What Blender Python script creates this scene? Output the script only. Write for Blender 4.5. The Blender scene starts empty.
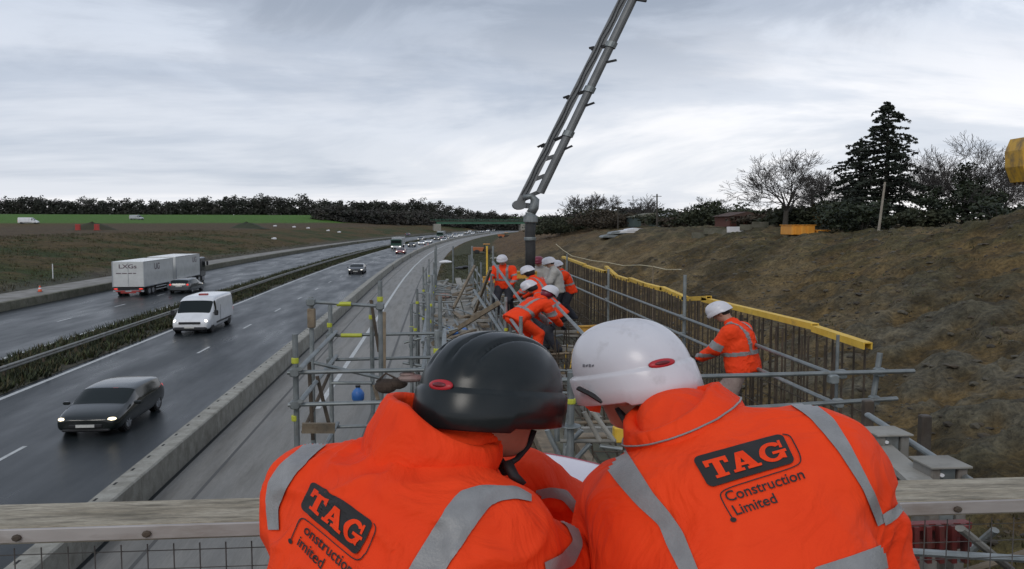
import bpy, bmesh, math, random
import numpy as np
from mathutils import Vector, Matrix, noise
from mathutils.bvhtree import BVHTree
from mathutils.geometry import tessellate_polygon

R = math.radians
random.seed(7)
rng = np.random.default_rng(7)
scene = bpy.context.scene
col = scene.collection

# ------------------------------------------------------------------ camera
# The photograph shows the place widened sideways (a 4:3 frame spread to 1024x569), so the whole
# place is built with that proportion: plan x UNIT, heights x UNIT / WIDE.  All lengths in the
# code below are everyday metres; the mesh builder applies the proportion to every vertex.
WIDE = 1.35
UNIT = 1.16
PROP = np.array((UNIT, UNIT, UNIT / WIDE))
EYE = np.array((0.0, 0.0, 8.1))
FPX = 837.0
YAW, PITCH = R(4.85), math.atan(62.5 / FPX)
cam = bpy.data.cameras.new('camera')
cam_ob = bpy.data.objects.new('camera', cam)
col.objects.link(cam_ob)
cam.sensor_width = 36.0
cam.sensor_fit = 'HORIZONTAL'
cam.lens = 36.0 * FPX / 1024.0
cam.clip_start = 0.05
cam.clip_end = 6000
cam_ob.location = EYE * PROP
cam_ob.rotation_euler = (math.pi / 2 - PITCH, 0, -YAW)
scene.camera = cam_ob

# ------------------------------------------------------------------ sky and sun (overcast winter afternoon)
SUN_EL, SUN_AZ = R(38), R(205)      # azimuth clockwise from +Y
world = bpy.data.worlds.new('World')
scene.world = world
world.use_nodes = True
nt = world.node_tree
nt.nodes.clear()
def wn(t, **kw):
    n = nt.nodes.new(t)
    for k, v in kw.items():
        setattr(n, k, v)
    return n
out = wn('ShaderNodeOutputWorld')
sky = wn('ShaderNodeTexSky', sky_type='NISHITA', sun_disc=False)
sky.sun_elevation = SUN_EL
sky.sun_rotation = SUN_AZ
bg_sky = wn('ShaderNodeBackground')
bg_sky.inputs['Strength'].default_value = 0.10
nt.links.new(sky.outputs[0], bg_sky.inputs[0])
tc = wn('ShaderNodeTexCoord')
sep = wn('ShaderNodeSeparateXYZ')
nt.links.new(tc.outputs['Generated'], sep.inputs[0])
def wmath(op, a, b=None, clamp=False):
    n = wn('ShaderNodeMath', operation=op, use_clamp=clamp)
    for i, v in enumerate((a, b)):
        if v is None: continue
        if isinstance(v, (int, float)): n.inputs[i].default_value = v
        else: nt.links.new(v, n.inputs[i])
    return n.outputs[0]
zz = wmath('ADD', wmath('MAXIMUM', sep.outputs[2], 0.0), 0.30)
cx = wmath('DIVIDE', sep.outputs[0], zz)
cy = wmath('DIVIDE', sep.outputs[1], zz)
comb = wn('ShaderNodeCombineXYZ')
nt.links.new(cx, comb.inputs[0]); nt.links.new(cy, comb.inputs[1])
def wnoise(scale, detail, rough, off, stretch=(1, 1, 1)):
    m = wn('ShaderNodeMapping')
    m.inputs['Location'].default_value = off
    m.inputs['Scale'].default_value = stretch
    nt.links.new(comb.outputs[0], m.inputs[0])
    n = wn('ShaderNodeTexNoise')
    n.inputs['Scale'].default_value = scale
    n.inputs['Detail'].default_value = detail
    n.inputs['Roughness'].default_value = rough
    n.inputs['Distortion'].default_value = 0.6
    nt.links.new(m.outputs[0], n.inputs[0])
    return n.outputs['Fac']
def wramp(fac, stops):
    r = wn('ShaderNodeValToRGB')
    els = r.color_ramp.elements
    els[0].position, els[0].color = stops[0][0], (*stops[0][1], 1)
    els[1].position, els[1].color = stops[-1][0], (*stops[-1][1], 1)
    for p, c in stops[1:-1]:
        e = els.new(p); e.color = (*c, 1)
    r.color_ramp.interpolation = 'EASE'
    nt.links.new(fac, r.inputs[0])
    return r.outputs[0]
n_big = wnoise(0.55, 3, 0.5, (33.3, 2.2, 0), (1.0, 1.0, 1))
n_det = wnoise(2.0, 8, 0.60, (1.1, 7.3, 0), (0.9, 1.0, 1))
n_mix = wmath('ADD', wmath('MULTIPLY', n_big, 0.50), wmath('MULTIPLY', n_det, 0.50))
cloud = wramp(n_mix, [(0.38, (0.33, 0.375, 0.455)), (0.47, (0.44, 0.49, 0.58)), (0.55, (0.61, 0.665, 0.76)), (0.65, (0.84, 0.875, 0.95))])
# the cloud deck thins towards the horizon, where a paler, warmer band of far sky shows under it
low = wramp(sep.outputs[2], [(0.0, (1, 1, 1)), (0.12, (0.85, 0.85, 0.85)), (0.25, (0, 0, 0))])
n_band = wnoise(0.95, 7, 0.6, (55.7, 8.9, 0), (0.40, 1.0, 1))
band = wramp(n_band, [(0.38, (0.48, 0.53, 0.625)), (0.48, (0.70, 0.73, 0.80)), (0.60, (.98, .965, .98))])
mixc = wn('ShaderNodeMixRGB')
nt.links.new(low, mixc.inputs[0]); nt.links.new(cloud, mixc.inputs[1]); nt.links.new(band, mixc.inputs[2])
bg_cloud = wn('ShaderNodeBackground')
bg_cloud.inputs['Strength'].default_value = 1.22
nt.links.new(mixc.outputs[0], bg_cloud.inputs[0])
msh = wn('ShaderNodeMixShader')
msh.inputs[0].default_value = 0.90
nt.links.new(bg_sky.outputs[0], msh.inputs[1]); nt.links.new(bg_cloud.outputs[0], msh.inputs[2])
nt.links.new(msh.outputs[0], out.inputs[0])

sun = bpy.data.lights.new('sun', 'SUN')
sun.energy = 0.9
sun.angle = R(20)
sun.color = (1.0, 0.95, 0.88)
sun_ob = bpy.data.objects.new('sun', sun)
col.objects.link(sun_ob)
sdir = Vector((math.sin(SUN_AZ) * math.cos(SUN_EL), math.cos(SUN_AZ) * math.cos(SUN_EL), math.sin(SUN_EL)))
sun_ob.rotation_euler = sdir.to_track_quat('Z', 'Y').to_euler()
sun_ob.location = (0, 0, 60)

vs = scene.view_settings
vs.view_transform = 'Standard'
vs.look = 'None'
vs.exposure = -0.1
vs.gamma = 1.0
vs.use_curve_mapping = False

# ------------------------------------------------------------------ pixel -> place
_f0 = np.array((math.sin(YAW), math.cos(YAW), 0.0))
_rt = np.array((math.cos(YAW), -math.sin(YAW), 0.0))
_zu = np.array((0, 0, 1.0))
_fw = _f0 * math.cos(PITCH) - _zu * math.sin(PITCH)
_up = _f0 * math.sin(PITCH) + _zu * math.cos(PITCH)
def ray(px, py):
    d = _fw + _rt * (px - 512) / FPX + _up * (284.5 - py) / FPX
    return d / PROP * UNIT                      # direction in everyday metres, about 1 m forward
def at(px, py, depth):                          # a point 'depth' metres ahead of the eye
    d = ray(px, py)
    return EYE + d * depth / float(np.dot(d, _f0))
def onz(px, py, z=0.0):
    d = ray(px, py); return EYE + d * ((z - EYE[2]) / d[2])
def onx(px, py, x):
    d = ray(px, py); return EYE + d * (x / d[0])
def ony(px, py, y):
    d = ray(px, py); return EYE + d * (y / d[1])
# ------------------------------------------------------------------ mesh helpers
ORG = {}                                        # base point of each root, in everyday metres
def nrm(v):
    v = np.asarray(v, float); return v / (np.linalg.norm(v) + 1e-12)
def frame(d, hint=(0, 0, 1)):
    d = nrm(d); h = np.asarray(hint, float)
    if abs(np.dot(d, h)) > 0.98: h = np.array((1.0, 0, 0))
    a = nrm(np.cross(h, d)); b = np.cross(d, a)
    return a, b, d
class MB:
    def __init__(s): s.v = []; s.f = []; s.m = []
    def add(s, vs, fs, m=0):
        o = len(s.v); s.v.extend([tuple(map(float, p)) for p in vs])
        s.f.extend([tuple(i + o for i in f) for f in fs]); s.m.extend([m] * len(fs)); return s
    def add_np(s, V, F, m=0):
        o = len(s.v); s.v.extend(V.tolist()); s.f.extend((F + o).tolist()); s.m.extend([m] * len(F)); return s
    def box(s, c, size, ax=None, m=0):
        c = np.asarray(c, float); hx, hy, hz = [q / 2 for q in size]
        X, Y, Z = ax if ax is not None else np.eye(3)
        vs = [c + X * hx * i + Y * hy * j + Z * hz * k for k in (-1, 1) for j in (-1, 1) for i in (-1, 1)]
        return s.add(vs, [(0, 2, 3, 1), (4, 5, 7, 6), (0, 1, 5, 4), (2, 6, 7, 3), (0, 4, 6, 2), (1, 3, 7, 5)], m)
    def cbox(s, c, size, ch=0.02, ax=None, m=0):        # box with chamfered upright and top edges
        c = np.asarray(c, float); hx, hy, hz = [q / 2 for q in size]
        X, Y, Z = ax if ax is not None else np.eye(3)
        def ring(z, q):
            return [c + X * x + Y * y + Z * z for x, y in ((-hx + q + ch, -hy + q), (hx - q - ch, -hy + q), (hx - q, -hy + q + ch), (hx - q, hy - q - ch),
                    (hx - q - ch, hy - q), (-hx + q + ch, hy - q), (-hx + q, hy - q - ch), (-hx + q, -hy + q + ch))]
        vs = ring(-hz, ch * .6) + ring(-hz + ch, 0) + ring(hz - ch, 0) + ring(hz, ch * .8)
        fs = [tuple(range(7, -1, -1)), tuple(range(24, 32))]
        for k in range(3):
            for i in range(8):
                j = (i + 1) % 8; fs.append((k * 8 + i, k * 8 + j, k * 8 + 8 + j, k * 8 + 8 + i))
        return s.add(vs, fs, m)
    def bar(s, p0, p1, w, h, hint=(0, 0, 1), m=0):      # square bar between two points, h along the hint
        p0 = np.asarray(p0, float); p1 = np.asarray(p1, float); a, b, d = frame(p1 - p0, hint)
        return s.box((p0 + p1) / 2, (w, h, np.linalg.norm(p1 - p0)), (a, b, d), m)
    def tube(s, p0, p1, r0, r1=None, n=8, cap=True, m=0):
        p0 = np.asarray(p0, float); p1 = np.asarray(p1, float)
        r1 = r0 if r1 is None else r1
        a, b, d = frame(p1 - p0)
        vs = []
        for p, r in ((p0, r0), (p1, r1)):
            for i in range(n):
                t = 2 * math.pi * i / n; vs.append(p + (a * math.cos(t) + b * math.sin(t)) * r)
        fs = [(i, (i + 1) % n, n + (i + 1) % n, n + i) for i in range(n)]
        if cap: fs += [tuple(range(n - 1, -1, -1)), tuple(range(n, 2 * n))]
        return s.add(vs, fs, m)
    def path(s, pts, rs, n=6, m=0, cap=True):
        pts = [np.asarray(p, float) for p in pts]
        if isinstance(rs, (int, float)): rs = [rs] * len(pts)
        vs = []; prev = None
        for i, p in enumerate(pts):
            d = pts[min(i + 1, len(pts) - 1)] - pts[max(i - 1, 0)]
            a, b, d = frame(d) if prev is None else frame(d, prev)
            prev = b
            for k in range(n):
                t = 2 * math.pi * k / n; vs.append(p + (a * math.cos(t) + b * math.sin(t)) * rs[i])
        fs = []
        for i in range(len(pts) - 1):
            for k in range(n):
                fs.append((i * n + k, i * n + (k + 1) % n, (i + 1) * n + (k + 1) % n, (i + 1) * n + k))
        if cap: fs += [tuple(range(n - 1, -1, -1)), tuple(range((len(pts) - 1) * n, len(pts) * n))]
        return s.add(vs, fs, m)
    def lathe(s, c, prof, n=16, ax=None, m=0):          # prof: (radius, height) pairs along Z of ax
        c = np.asarray(c, float); X, Y, Z = ax if ax is not None else np.eye(3)
        vs = []
        for r, z in prof:
            for i in range(n):
                t = 2 * math.pi * i / n; vs.append(c + X * r * math.cos(t) + Y * r * math.sin(t) + Z * z)
        fs = []
        for k in range(len(prof) - 1):
            for i in range(n):
                j = (i + 1) % n; fs.append((k * n + i, k * n + j, k * n + n + j, k * n + n + i))
        fs += [tuple(range(n - 1, -1, -1)), tuple(range((len(prof) - 1) * n, len(prof) * n))]
        return s.add(vs, fs, m)
    def ell(s, c, r, ax=None, nu=12, nv=8, m=0):
        c = np.asarray(c, float); X, Y, Z = ax if ax is not None else np.eye(3)
        vs = []
        for j in range(nv + 1):
            ph = -math.pi / 2 + math.pi * j / nv
            for i in range(nu):
                t = 2 * math.pi * i / nu
                vs.append(c + X * r[0] * math.cos(t) * math.cos(ph) + Y * r[1] * math.sin(t) * math.cos(ph) + Z * r[2] * math.sin(ph))
        fs = []
        for j in range(nv):
            for i in range(nu):
                k = (i + 1) % nu; fs.append((j * nu + i, j * nu + k, (j + 1) * nu + k, (j + 1) * nu + i))
        return s.add(vs, fs, m)
    def prism(s, poly, y0, y1, fn, m=0):                # poly in 2D, fn(a, b, t) -> point, t from y0 to y1
        n = len(poly)
        vs = [fn(a, b, y0) for a, b in poly] + [fn(a, b, y1) for a, b in poly]
        fs = [tuple(range(n - 1, -1, -1)), tuple(range(n, 2 * n))] + [(i, (i + 1) % n, n + (i + 1) % n, n + i) for i in range(n)]
        return s.add(vs, fs, m)
    def build(s, name, mat, parent=None, org=None, smooth=False, fix=False, colattr=None):
        o = np.array(ORG[parent.name]) if parent is not None else np.asarray(org if org is not None else (0, 0, 0), float)
        me = bpy.data.meshes.new(name)
        V = (np.asarray(s.v, float).reshape(-1, 3) - o) * PROP
        me.from_pydata(V.tolist(), [], s.f)
        mats = mat if isinstance(mat, (list, tuple)) else [mat]
        for q in mats: me.materials.append(q)
        if len(mats) > 1: me.polygons.foreach_set('material_index', s.m)
        if smooth: me.polygons.foreach_set('use_smooth', [True] * len(me.polygons))
        if fix:
            bm = bmesh.new(); bm.from_mesh(me); bmesh.ops.recalc_face_normals(bm, faces=bm.faces); bm.to_mesh(me); bm.free()
        if colattr is not None:
            ca = me.color_attributes.new('Col', 'FLOAT_COLOR', 'POINT')
            ca.data.foreach_set('color', np.concatenate([colattr, np.ones((len(colattr), 1))], 1).ravel())
        me.update()
        return link(name, me, parent, o)
def link(name, me, parent=None, o=(0, 0, 0)):
    ob = bpy.data.objects.new(name, me); col.objects.link(ob)
    if parent is not None:
        ob.parent = parent
    else:
        ob.location = np.asarray(o, float) * PROP
    ORG[ob.name] = tuple(o)
    return ob
def tag(o, label=None, cat=None, group=None, kind=None):
    for k, v in (('label', label), ('category', cat), ('group', group), ('kind', kind)):
        if v: o[k] = v
    return o
def thing(name, label, cat, loc=(0, 0, 0), rz=0.0, group=None):
    e = bpy.data.objects.new(name, None); col.objects.link(e)
    e.empty_display_size = 0.2
    e.location = np.asarray(loc, float) * PROP; e.rotation_euler = (0, 0, rz)
    ORG[e.name] = tuple(map(float, loc))
    return tag(e, label, cat, group)
def place(e, loc, rz=0.0):                      # move a thing that was built round the origin
    e.location = np.asarray(loc, float) * PROP; e.rotation_euler = (0, 0, rz); return e
def copy_tree(o, parent=None):
    c = o.copy(); col.objects.link(c); ORG[c.name] = ORG[o.name]
    if parent is not None: c.parent = parent
    for ch in list(o.children): copy_tree(ch, c)
    return c
def struct(o): o['kind'] = 'structure'; return o

# ------------------------------------------------------------------ procedural materials
def pm(name, c1, c2=None, scale=4.0, rough=0.7, rough2=None, bump=0.0, bscale=None, metal=0.0, rnd=0.0, stretch=(1, 1, 1),
       spec=0.5, detail=6, dirt=None, dscale=1.5, dlo=.45, dhi=.7, emit=None, estr=0.0, sheen=0.0, coat=0.0, attr=False, lo=.35, hi=.65, fine=0.0, fscale=8.0):
    m = bpy.data.materials.new(name); m.use_nodes = True
    t = m.node_tree; b = t.nodes['Principled BSDF']
    L = t.links.new
    def N(ty, **kw):
        n = t.nodes.new(ty)
        for k, v in kw.items(): setattr(n, k, v)
        return n
    tc = N('ShaderNodeTexCoord'); mp = N('ShaderNodeMapping'); mp.inputs['Scale'].default_value = stretch
    L(tc.outputs['Object'], mp.inputs[0])
    oi = N('ShaderNodeObjectInfo')
    va = N('ShaderNodeVectorMath', operation='ADD'); L(mp.outputs[0], va.inputs[0])
    vm = N('ShaderNodeVectorMath', operation='SCALE'); vm.inputs[0].default_value = (13.1, 7.7, 5.3); L(oi.outputs['Random'], vm.inputs['Scale'])
    L(vm.outputs[0], va.inputs[1])
    vec = va.outputs[0]
    nz = N('ShaderNodeTexNoise'); nz.inputs['Scale'].default_value = scale; nz.inputs['Detail'].default_value = detail; nz.inputs['Roughness'].default_value = .6
    L(vec, nz.inputs[0])
    def rng_(fac, a, bb):
        mr = N('ShaderNodeMapRange'); mr.inputs[1].default_value = a; mr.inputs[2].default_value = bb
        L(fac, mr.inputs[0]); return mr.outputs[0]
    mx = N('ShaderNodeMixRGB'); mx.inputs[1].default_value = (*c1, 1); mx.inputs[2].default_value = (*(c2 or c1), 1)
    L(rng_(nz.outputs['Fac'], lo, hi), mx.inputs[0]); cur = mx.outputs[0]
    if fine:
        nf = N('ShaderNodeTexNoise'); nf.inputs['Scale'].default_value = fscale; nf.inputs['Detail'].default_value = 8; nf.inputs['Roughness'].default_value = .7; L(vec, nf.inputs[0])
        mr = N('ShaderNodeMapRange'); mr.inputs[1].default_value = .3; mr.inputs[2].default_value = .7; mr.inputs[3].default_value = 1 - fine; mr.inputs[4].default_value = 1 + fine; L(nf.outputs['Fac'], mr.inputs[0])
        q = N('ShaderNodeVectorMath', operation='SCALE'); L(cur, q.inputs[0]); L(mr.outputs[0], q.inputs['Scale']); cur = q.outputs[0]
    if attr:
        at_ = N('ShaderNodeVertexColor', layer_name='Col')
        q = N('ShaderNodeMixRGB', blend_type='MULTIPLY'); q.inputs[0].default_value = 1; L(cur, q.inputs[1]); L(at_.outputs[0], q.inputs[2]); cur = q.outputs[0]
    if dirt is not None:
        nd = N('ShaderNodeTexNoise'); nd.inputs['Scale'].default_value = dscale; nd.inputs['Detail'].default_value = 8; nd.inputs['Roughness'].default_value = .65
        L(vec, nd.inputs[0])
        q = N('ShaderNodeMixRGB'); q.inputs[2].default_value = (*dirt, 1); L(rng_(nd.outputs['Fac'], dlo, dhi), q.inputs[0]); L(cur, q.inputs[1]); cur = q.outputs[0]
    if rnd:
        mr = N('ShaderNodeMapRange'); mr.inputs[3].default_value = 1 - rnd; mr.inputs[4].default_value = 1 + rnd
        L(oi.outputs['Random'], mr.inputs[0])
        q = N('ShaderNodeVectorMath', operation='SCALE'); L(cur, q.inputs[0]); L(mr.outputs[0], q.inputs['Scale']); cur = q.outputs[0]
    L(cur, b.inputs['Base Color'])
    if rough2 is not None:
        mr = N('ShaderNodeMapRange'); mr.inputs[1].default_value = .35; mr.inputs[2].default_value = .65; mr.inputs[3].default_value = rough; mr.inputs[4].default_value = rough2
        L(nz.outputs['Fac'], mr.inputs[0]); L(mr.outputs[0], b.inputs['Roughness'])
    else: b.inputs['Roughness'].default_value = rough
    b.inputs['Metallic'].default_value = metal
    b.inputs['Specular IOR Level'].default_value = spec
    if sheen: b.inputs['Sheen Weight'].default_value = sheen
    if coat: b.inputs['Coat Weight'].default_value = coat; b.inputs['Coat Roughness'].default_value = .06
    if emit: b.inputs['Emission Color'].default_value = (*emit, 1); b.inputs['Emission Strength'].default_value = estr
    if bump:
        nb = N('ShaderNodeTexNoise'); nb.inputs['Scale'].default_value = bscale or scale * 3; nb.inputs['Detail'].default_value = 6
        L(vec, nb.inputs[0])
        bp = N('ShaderNodeBump'); bp.inputs['Strength'].default_value = bump; bp.inputs['Distance'].default_value = .02
        L(nb.outputs['Fac'], bp.inputs['Height']); L(bp.outputs[0], b.inputs['Normal'])
    return m
M = {}
M['asphalt'] = pm('wet_asphalt', (.011, .0145, .016), (.021, .025, .027), scale=.30, rough=.26, rough2=.42, bump=.10, bscale=60, stretch=(2, .35, 1), spec=.17)
M['lane'] = pm('damp_worn_lane', (.175, .168, .152), (.245, .235, .215), scale=.5, rough=.5, rough2=.75, bump=.15, bscale=40, stretch=(2.5, .2, 1), dirt=(.135, .128, .112), dscale=1.1, fine=.18, fscale=14)
M['paint'] = pm('worn_road_paint', (.55, .56, .55), (.38, .39, .38), scale=6, rough=.5)
M['concrete'] = pm('weathered_concrete', (.27, .26, .225), (.34, .33, .29), scale=3, rough=.85, bump=.2, bscale=30, rnd=.06, dirt=(.19, .18, .15), dscale=2.2, fine=.15, fscale=40)
M['concrete2'] = pm('mossy_concrete', (.12, .115, .085), (.17, .16, .125), scale=3, rough=.9, bump=.25, bscale=30, rnd=.08, dirt=(.07, .075, .045), dscale=1.2)
M['slot'] = pm('dark_recess', (.02, .02, .02), rough=.9)
M['galv'] = pm('galvanised_tube', (.17, .19, .19), (.27, .29, .29), scale=7, rough=.45, rough2=.62, metal=.55, rnd=.15, dirt=(.16, .15, .13), dscale=5, dlo=.55, dhi=.75)
M['rusty'] = pm('rusted_steel', (.042, .034, .025), (.085, .062, .042), scale=9, rough=.85, rnd=.2, bump=.2, bscale=60)
M['yellow'] = pm('dirty_yellow_cap', (.62, .38, .035), (.72, .47, .06), scale=5, rough=.6, rnd=.12, dirt=(.30, .20, .05), dscale=4, dlo=.55, dhi=.8)
M['lime'] = pm('lime_tag', (.40, .43, .03), (.46, .48, .05), scale=5, rough=.5)
M['timber'] = pm('site_timber', (.16, .12, .08), (.26, .21, .145), scale=6, rough=.85, rnd=.25, stretch=(3, 3, 3), bump=.2, dirt=(.09, .075, .055), dscale=3)
M['board'] = pm('scaffold_board', (.20, .19, .165), (.33, .32, .29), scale=5, rough=.85, rnd=.25, bump=.2, dirt=(.10, .09, .075), dscale=2.5)
M['panel'] = pm('dark_formply', (.045, .033, .024), (.08, .06, .042), scale=4, rough=.6, rnd=.2, dirt=(.11, .10, .085), dscale=3)
M['orangebox'] = pm('orange_plastic', (.75, .30, .03), (.80, .36, .05), scale=3, rough=.55, rnd=.1)
M['redplastic'] = pm('red_plastic', (.42, .03, .025), (.34, .025, .02), scale=4, rough=.5, dirt=(.15, .05, .04), dscale=5)
M['blue'] = pm('blue_plastic', (.03, .12, .38), (.04, .16, .45), scale=6, rough=.4)
M['white'] = pm('white_sheet', (.72, .72, .73), (.62, .62, .63), scale=3, rough=.6)
M['rubber'] = pm('black_rubber', (.018, .018, .018), (.03, .03, .03), scale=8, rough=.75)
M['black'] = pm('black_plastic', (.012, .013, .014), (.02, .02, .022), scale=8, rough=.45)
M['chrome'] = pm('alloy_rim', (.42, .43, .45), rough=.35, metal=.8)
M['glass'] = pm('vehicle_glass', (.007, .012, .012), rough=.12, spec=.25)
M['plate'] = pm('number_plate', (.62, .62, .58), (.5, .5, .47), scale=14, rough=.5)
M['head'] = pm('lit_headlight', (.9, .85, .7), rough=.3, emit=(1, .85, .55), estr=3.0)
M['head_w'] = pm('lit_headlight_cool', (.9, .9, .85), rough=.3, emit=(1, .95, .82), estr=2.6)
M['tail'] = pm('tail_light', (.45, .02, .02), rough=.3, emit=(1, .06, .04), estr=.7)
def paint(name, c, c2=None):
    return pm(name, c, c2 or c, scale=2, rough=.2, coat=.4, dirt=tuple(x * .75 + .008 for x in c), dscale=1.2, dlo=.45, dhi=.9)
# ------------------------------------------------------------------ land and roads
def bend(y):                                    # the motorway runs straight, then curves to the right
    y = np.asarray(y, float)
    t = np.clip(y - 75, 0, None); a = np.minimum(t, 560)
    return a * a / 4000 + np.clip(t - 560, 0, None) * .28
def sst(a, b, x):
    t = np.clip((np.asarray(x, float) - a) / (b - a), 0, 1); return t * t * (3 - 2 * t)
def fbm(x, y, s, o=4, seed=0.0):
    return np.array([noise.fractal(Vector((a * s + seed, b * s - seed, seed)), .9, 2.0, o) for a, b in zip(np.ravel(x), np.ravel(y))]).reshape(np.shape(x))
def land_base(u, y):
    u = np.asarray(u, float); y = np.asarray(y, float)
    z = np.full(np.broadcast(u, y).shape, -0.07)
    # right hand bank
    top = 6.9 + 1.9 * sst(62, 22, y) * sst(12, 34, u) + .0 * u
    bank = np.clip((u - 8.0) * .40, 0, None)
    bank = np.where(bank > top - 1.5, top - 1.5 * np.exp(-np.clip(bank - (top - 1.5), 0, 40) / 1.5), bank)
    verge = .55 * sst(-.5, 5, u) * sst(22, 40, y)
    z = z + np.where(u > -0.5, bank + verge, 0)
    z = z + 1.3 * np.exp(-((u - 30) / 7) ** 2 - ((y - 33) / 6) ** 2) + .5 * np.exp(-((u - 25) / 4) ** 2 - ((y - 40) / 5) ** 2)
    z = z + sst(26, 60, u) * sst(80, 30, y) * 0.0 + np.clip(u - 60, 0, 200) * .012
    # left hand bank, level ground and the field that climbs beyond
    lb = np.interp(-u, (0, 37.0, 39, 49, 60, 68, 5000), (0, 0, .5, 3.0, 5.0, 5.6, 5.6))
    d = np.hypot(u, y)
    lf = 9.0 * sst(150, 640, d) * sst(62, 110, -u)
    z = z + np.where(u < -30, lb + lf, 0)
    # distant ground rises a little on both sides of the road
    z = z + 6 * sst(700, 1600, y)
    return z
def land_z(x, y): return float(land_base(x - bend(y), y))
us = np.concatenate([np.linspace(-1200, -140, 30), np.linspace(-132, -68, 18), np.linspace(-66, -36.8, 50), (-34.5, -31.5, -29.45, -24, -19, -17, -15.2, -10, -6, -3, -.55),
                     np.linspace(.2, 7.6, 10), np.linspace(8, 34, 140), np.linspace(34.5, 39, 8), np.linspace(40, 80, 24), np.linspace(90, 900, 26)])
ys = np.concatenate([np.linspace(-60, 2, 20), np.linspace(2.5, 70, 200), 70 * np.exp(np.linspace(.015, math.log(2600 / 70), 130))])
Ug, Yg = np.meshgrid(us, ys)
Xg = Ug + bend(Yg)
Zg = land_base(Ug, Yg)
n1 = fbm(Xg, Yg, .55, 5, 3.1); n2 = fbm(Xg, Yg, .12, 4, 8.7); n3 = fbm(Xg, Yg, 1.3, 4, 1.2); n4 = np.abs(fbm(Xg, Yg, .9, 4, 5.5)) * -2
bankm = sst(6.5, 10, Ug) * sst(120, 40, Ug)
# plant tracks run obliquely down the bank
tr = np.sin((Xg * .80 - Yg * .55) * 1.15 + n2 * 2.2)
Zg = Zg + bankm * (n1 * .42 + n2 * .50 + n3 * .22 + n4 * .14 + tr * .07 * sst(-.2, .5, n2 + .3) + .17 * np.abs(np.sin((Xg * .45 + Yg * .9) * 2.0 + n2 * 2)) * sst(9, 12, Ug) * sst(24, 18, Ug) * sst(42, 30, Yg) * sst(-.1, .25, n1 + .15))
leftm = sst(-37, -41, Ug)
Zg = Zg + leftm * (n1 * .14 + n2 * .35) * (1 - .8 * sst(-70, -120, Ug))
# ground colours, zone by zone (what the surface is made of)
def C(*c): return np.array(c)
soil, mud, clay, pale = C(.130, .088, .037), C(.060, .045, .021), C(.112, .104, .078), C(.185, .140, .075)
grass, dry, field = C(.032, .047, .010), C(.088, .060, .023), C(.068, .150, .020)
def mix(a, b, t): return a * (1 - t[..., None]) + b * t[..., None]
cc = np.ones(Xg.shape + (3,)) * soil
cc = mix(cc, np.ones_like(cc) * mud, sst(-.25, .25, n2 * .8 + n3 * .5))
cc = mix(cc, np.ones_like(cc) * clay, bankm * sst(7, 12, Ug) * sst(24, 16, Ug) * sst(40, 24, Yg) * sst(10, 15, Yg) * sst(-.2, .3, n1 + .1) * .8)
cc = mix(cc, np.ones_like(cc) * pale, bankm * sst(.0, .85, tr) * sst(26, 50, Yg) * sst(160, 90, Yg) * .55)
cc = mix(cc, np.ones_like(cc) * C(.125, .080, .045), bankm * sst(95, 150, Yg) * .75)
cc = mix(cc, np.ones_like(cc) * C(.062, .058, .026), bankm * sst(15, 25, Ug) * sst(-.1, .3, n1) * .75)
cc = mix(cc, np.ones_like(cc) * C(.058, .050, .014), bankm * sst(14, 8, Ug) * sst(22, 13, Yg) * sst(-.35, .05, n1) * .9)
cc = mix(cc, np.ones_like(cc) * C(.050, .052, .024), sst(-.6, .5, Ug) * sst(9.5, 7.0, Ug) * sst(26, 34, Yg))
gl = mix(np.ones_like(cc) * grass, np.ones_like(cc) * dry, sst(-.05, .5, n2 * .7 + n1 * .45 + .30 * sst(60, 130, Yg) + .45 * sst(-52, -64, Ug)))
gl = mix(gl, np.ones_like(cc) * C(.085, .080, .065), sst(-41, -37.5, Ug) * .8)
cc = mix(cc, gl, sst(-35.5, -36.7, Ug))
cc = mix(cc, np.ones_like(cc) * C(.085, .062, .040), sst(-60, -66, Ug) * sst(-130, -100, Ug) * .7)
fm = sst(7.3, 7.9, land_base(Ug, Yg)) * sst(-60, -66, Ug)
cc = mix(cc, np.ones_like(cc) * field, np.clip(fm, 0, 1))
nb, ny_, nx_ = MB(), len(ys), len(us)
nb.v = np.stack([Xg, Yg, Zg], -1).reshape(-1, 3).tolist()
nb.f = [(j * nx_ + i, j * nx_ + i + 1, (j + 1) * nx_ + i + 1, (j + 1) * nx_ + i) for j in range(ny_ - 1) for i in range(nx_ - 1)]
nb.m = [0] * len(nb.f)
M['ground'] = pm('ground_soil_and_grass', (.55, .55, .55), (1.35, 1.33, 1.28), scale=.9, rough=.92, detail=10, bump=1.0, bscale=5.0, attr=True, spec=.25, lo=.32, hi=.68, fine=.6, fscale=5.0)
M['ground'].node_tree.nodes['Bump'].inputs['Distance'].default_value = .22
ground = struct(nb.build('ground', M['ground'], smooth=True, colattr=cc.reshape(-1, 3)))

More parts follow.
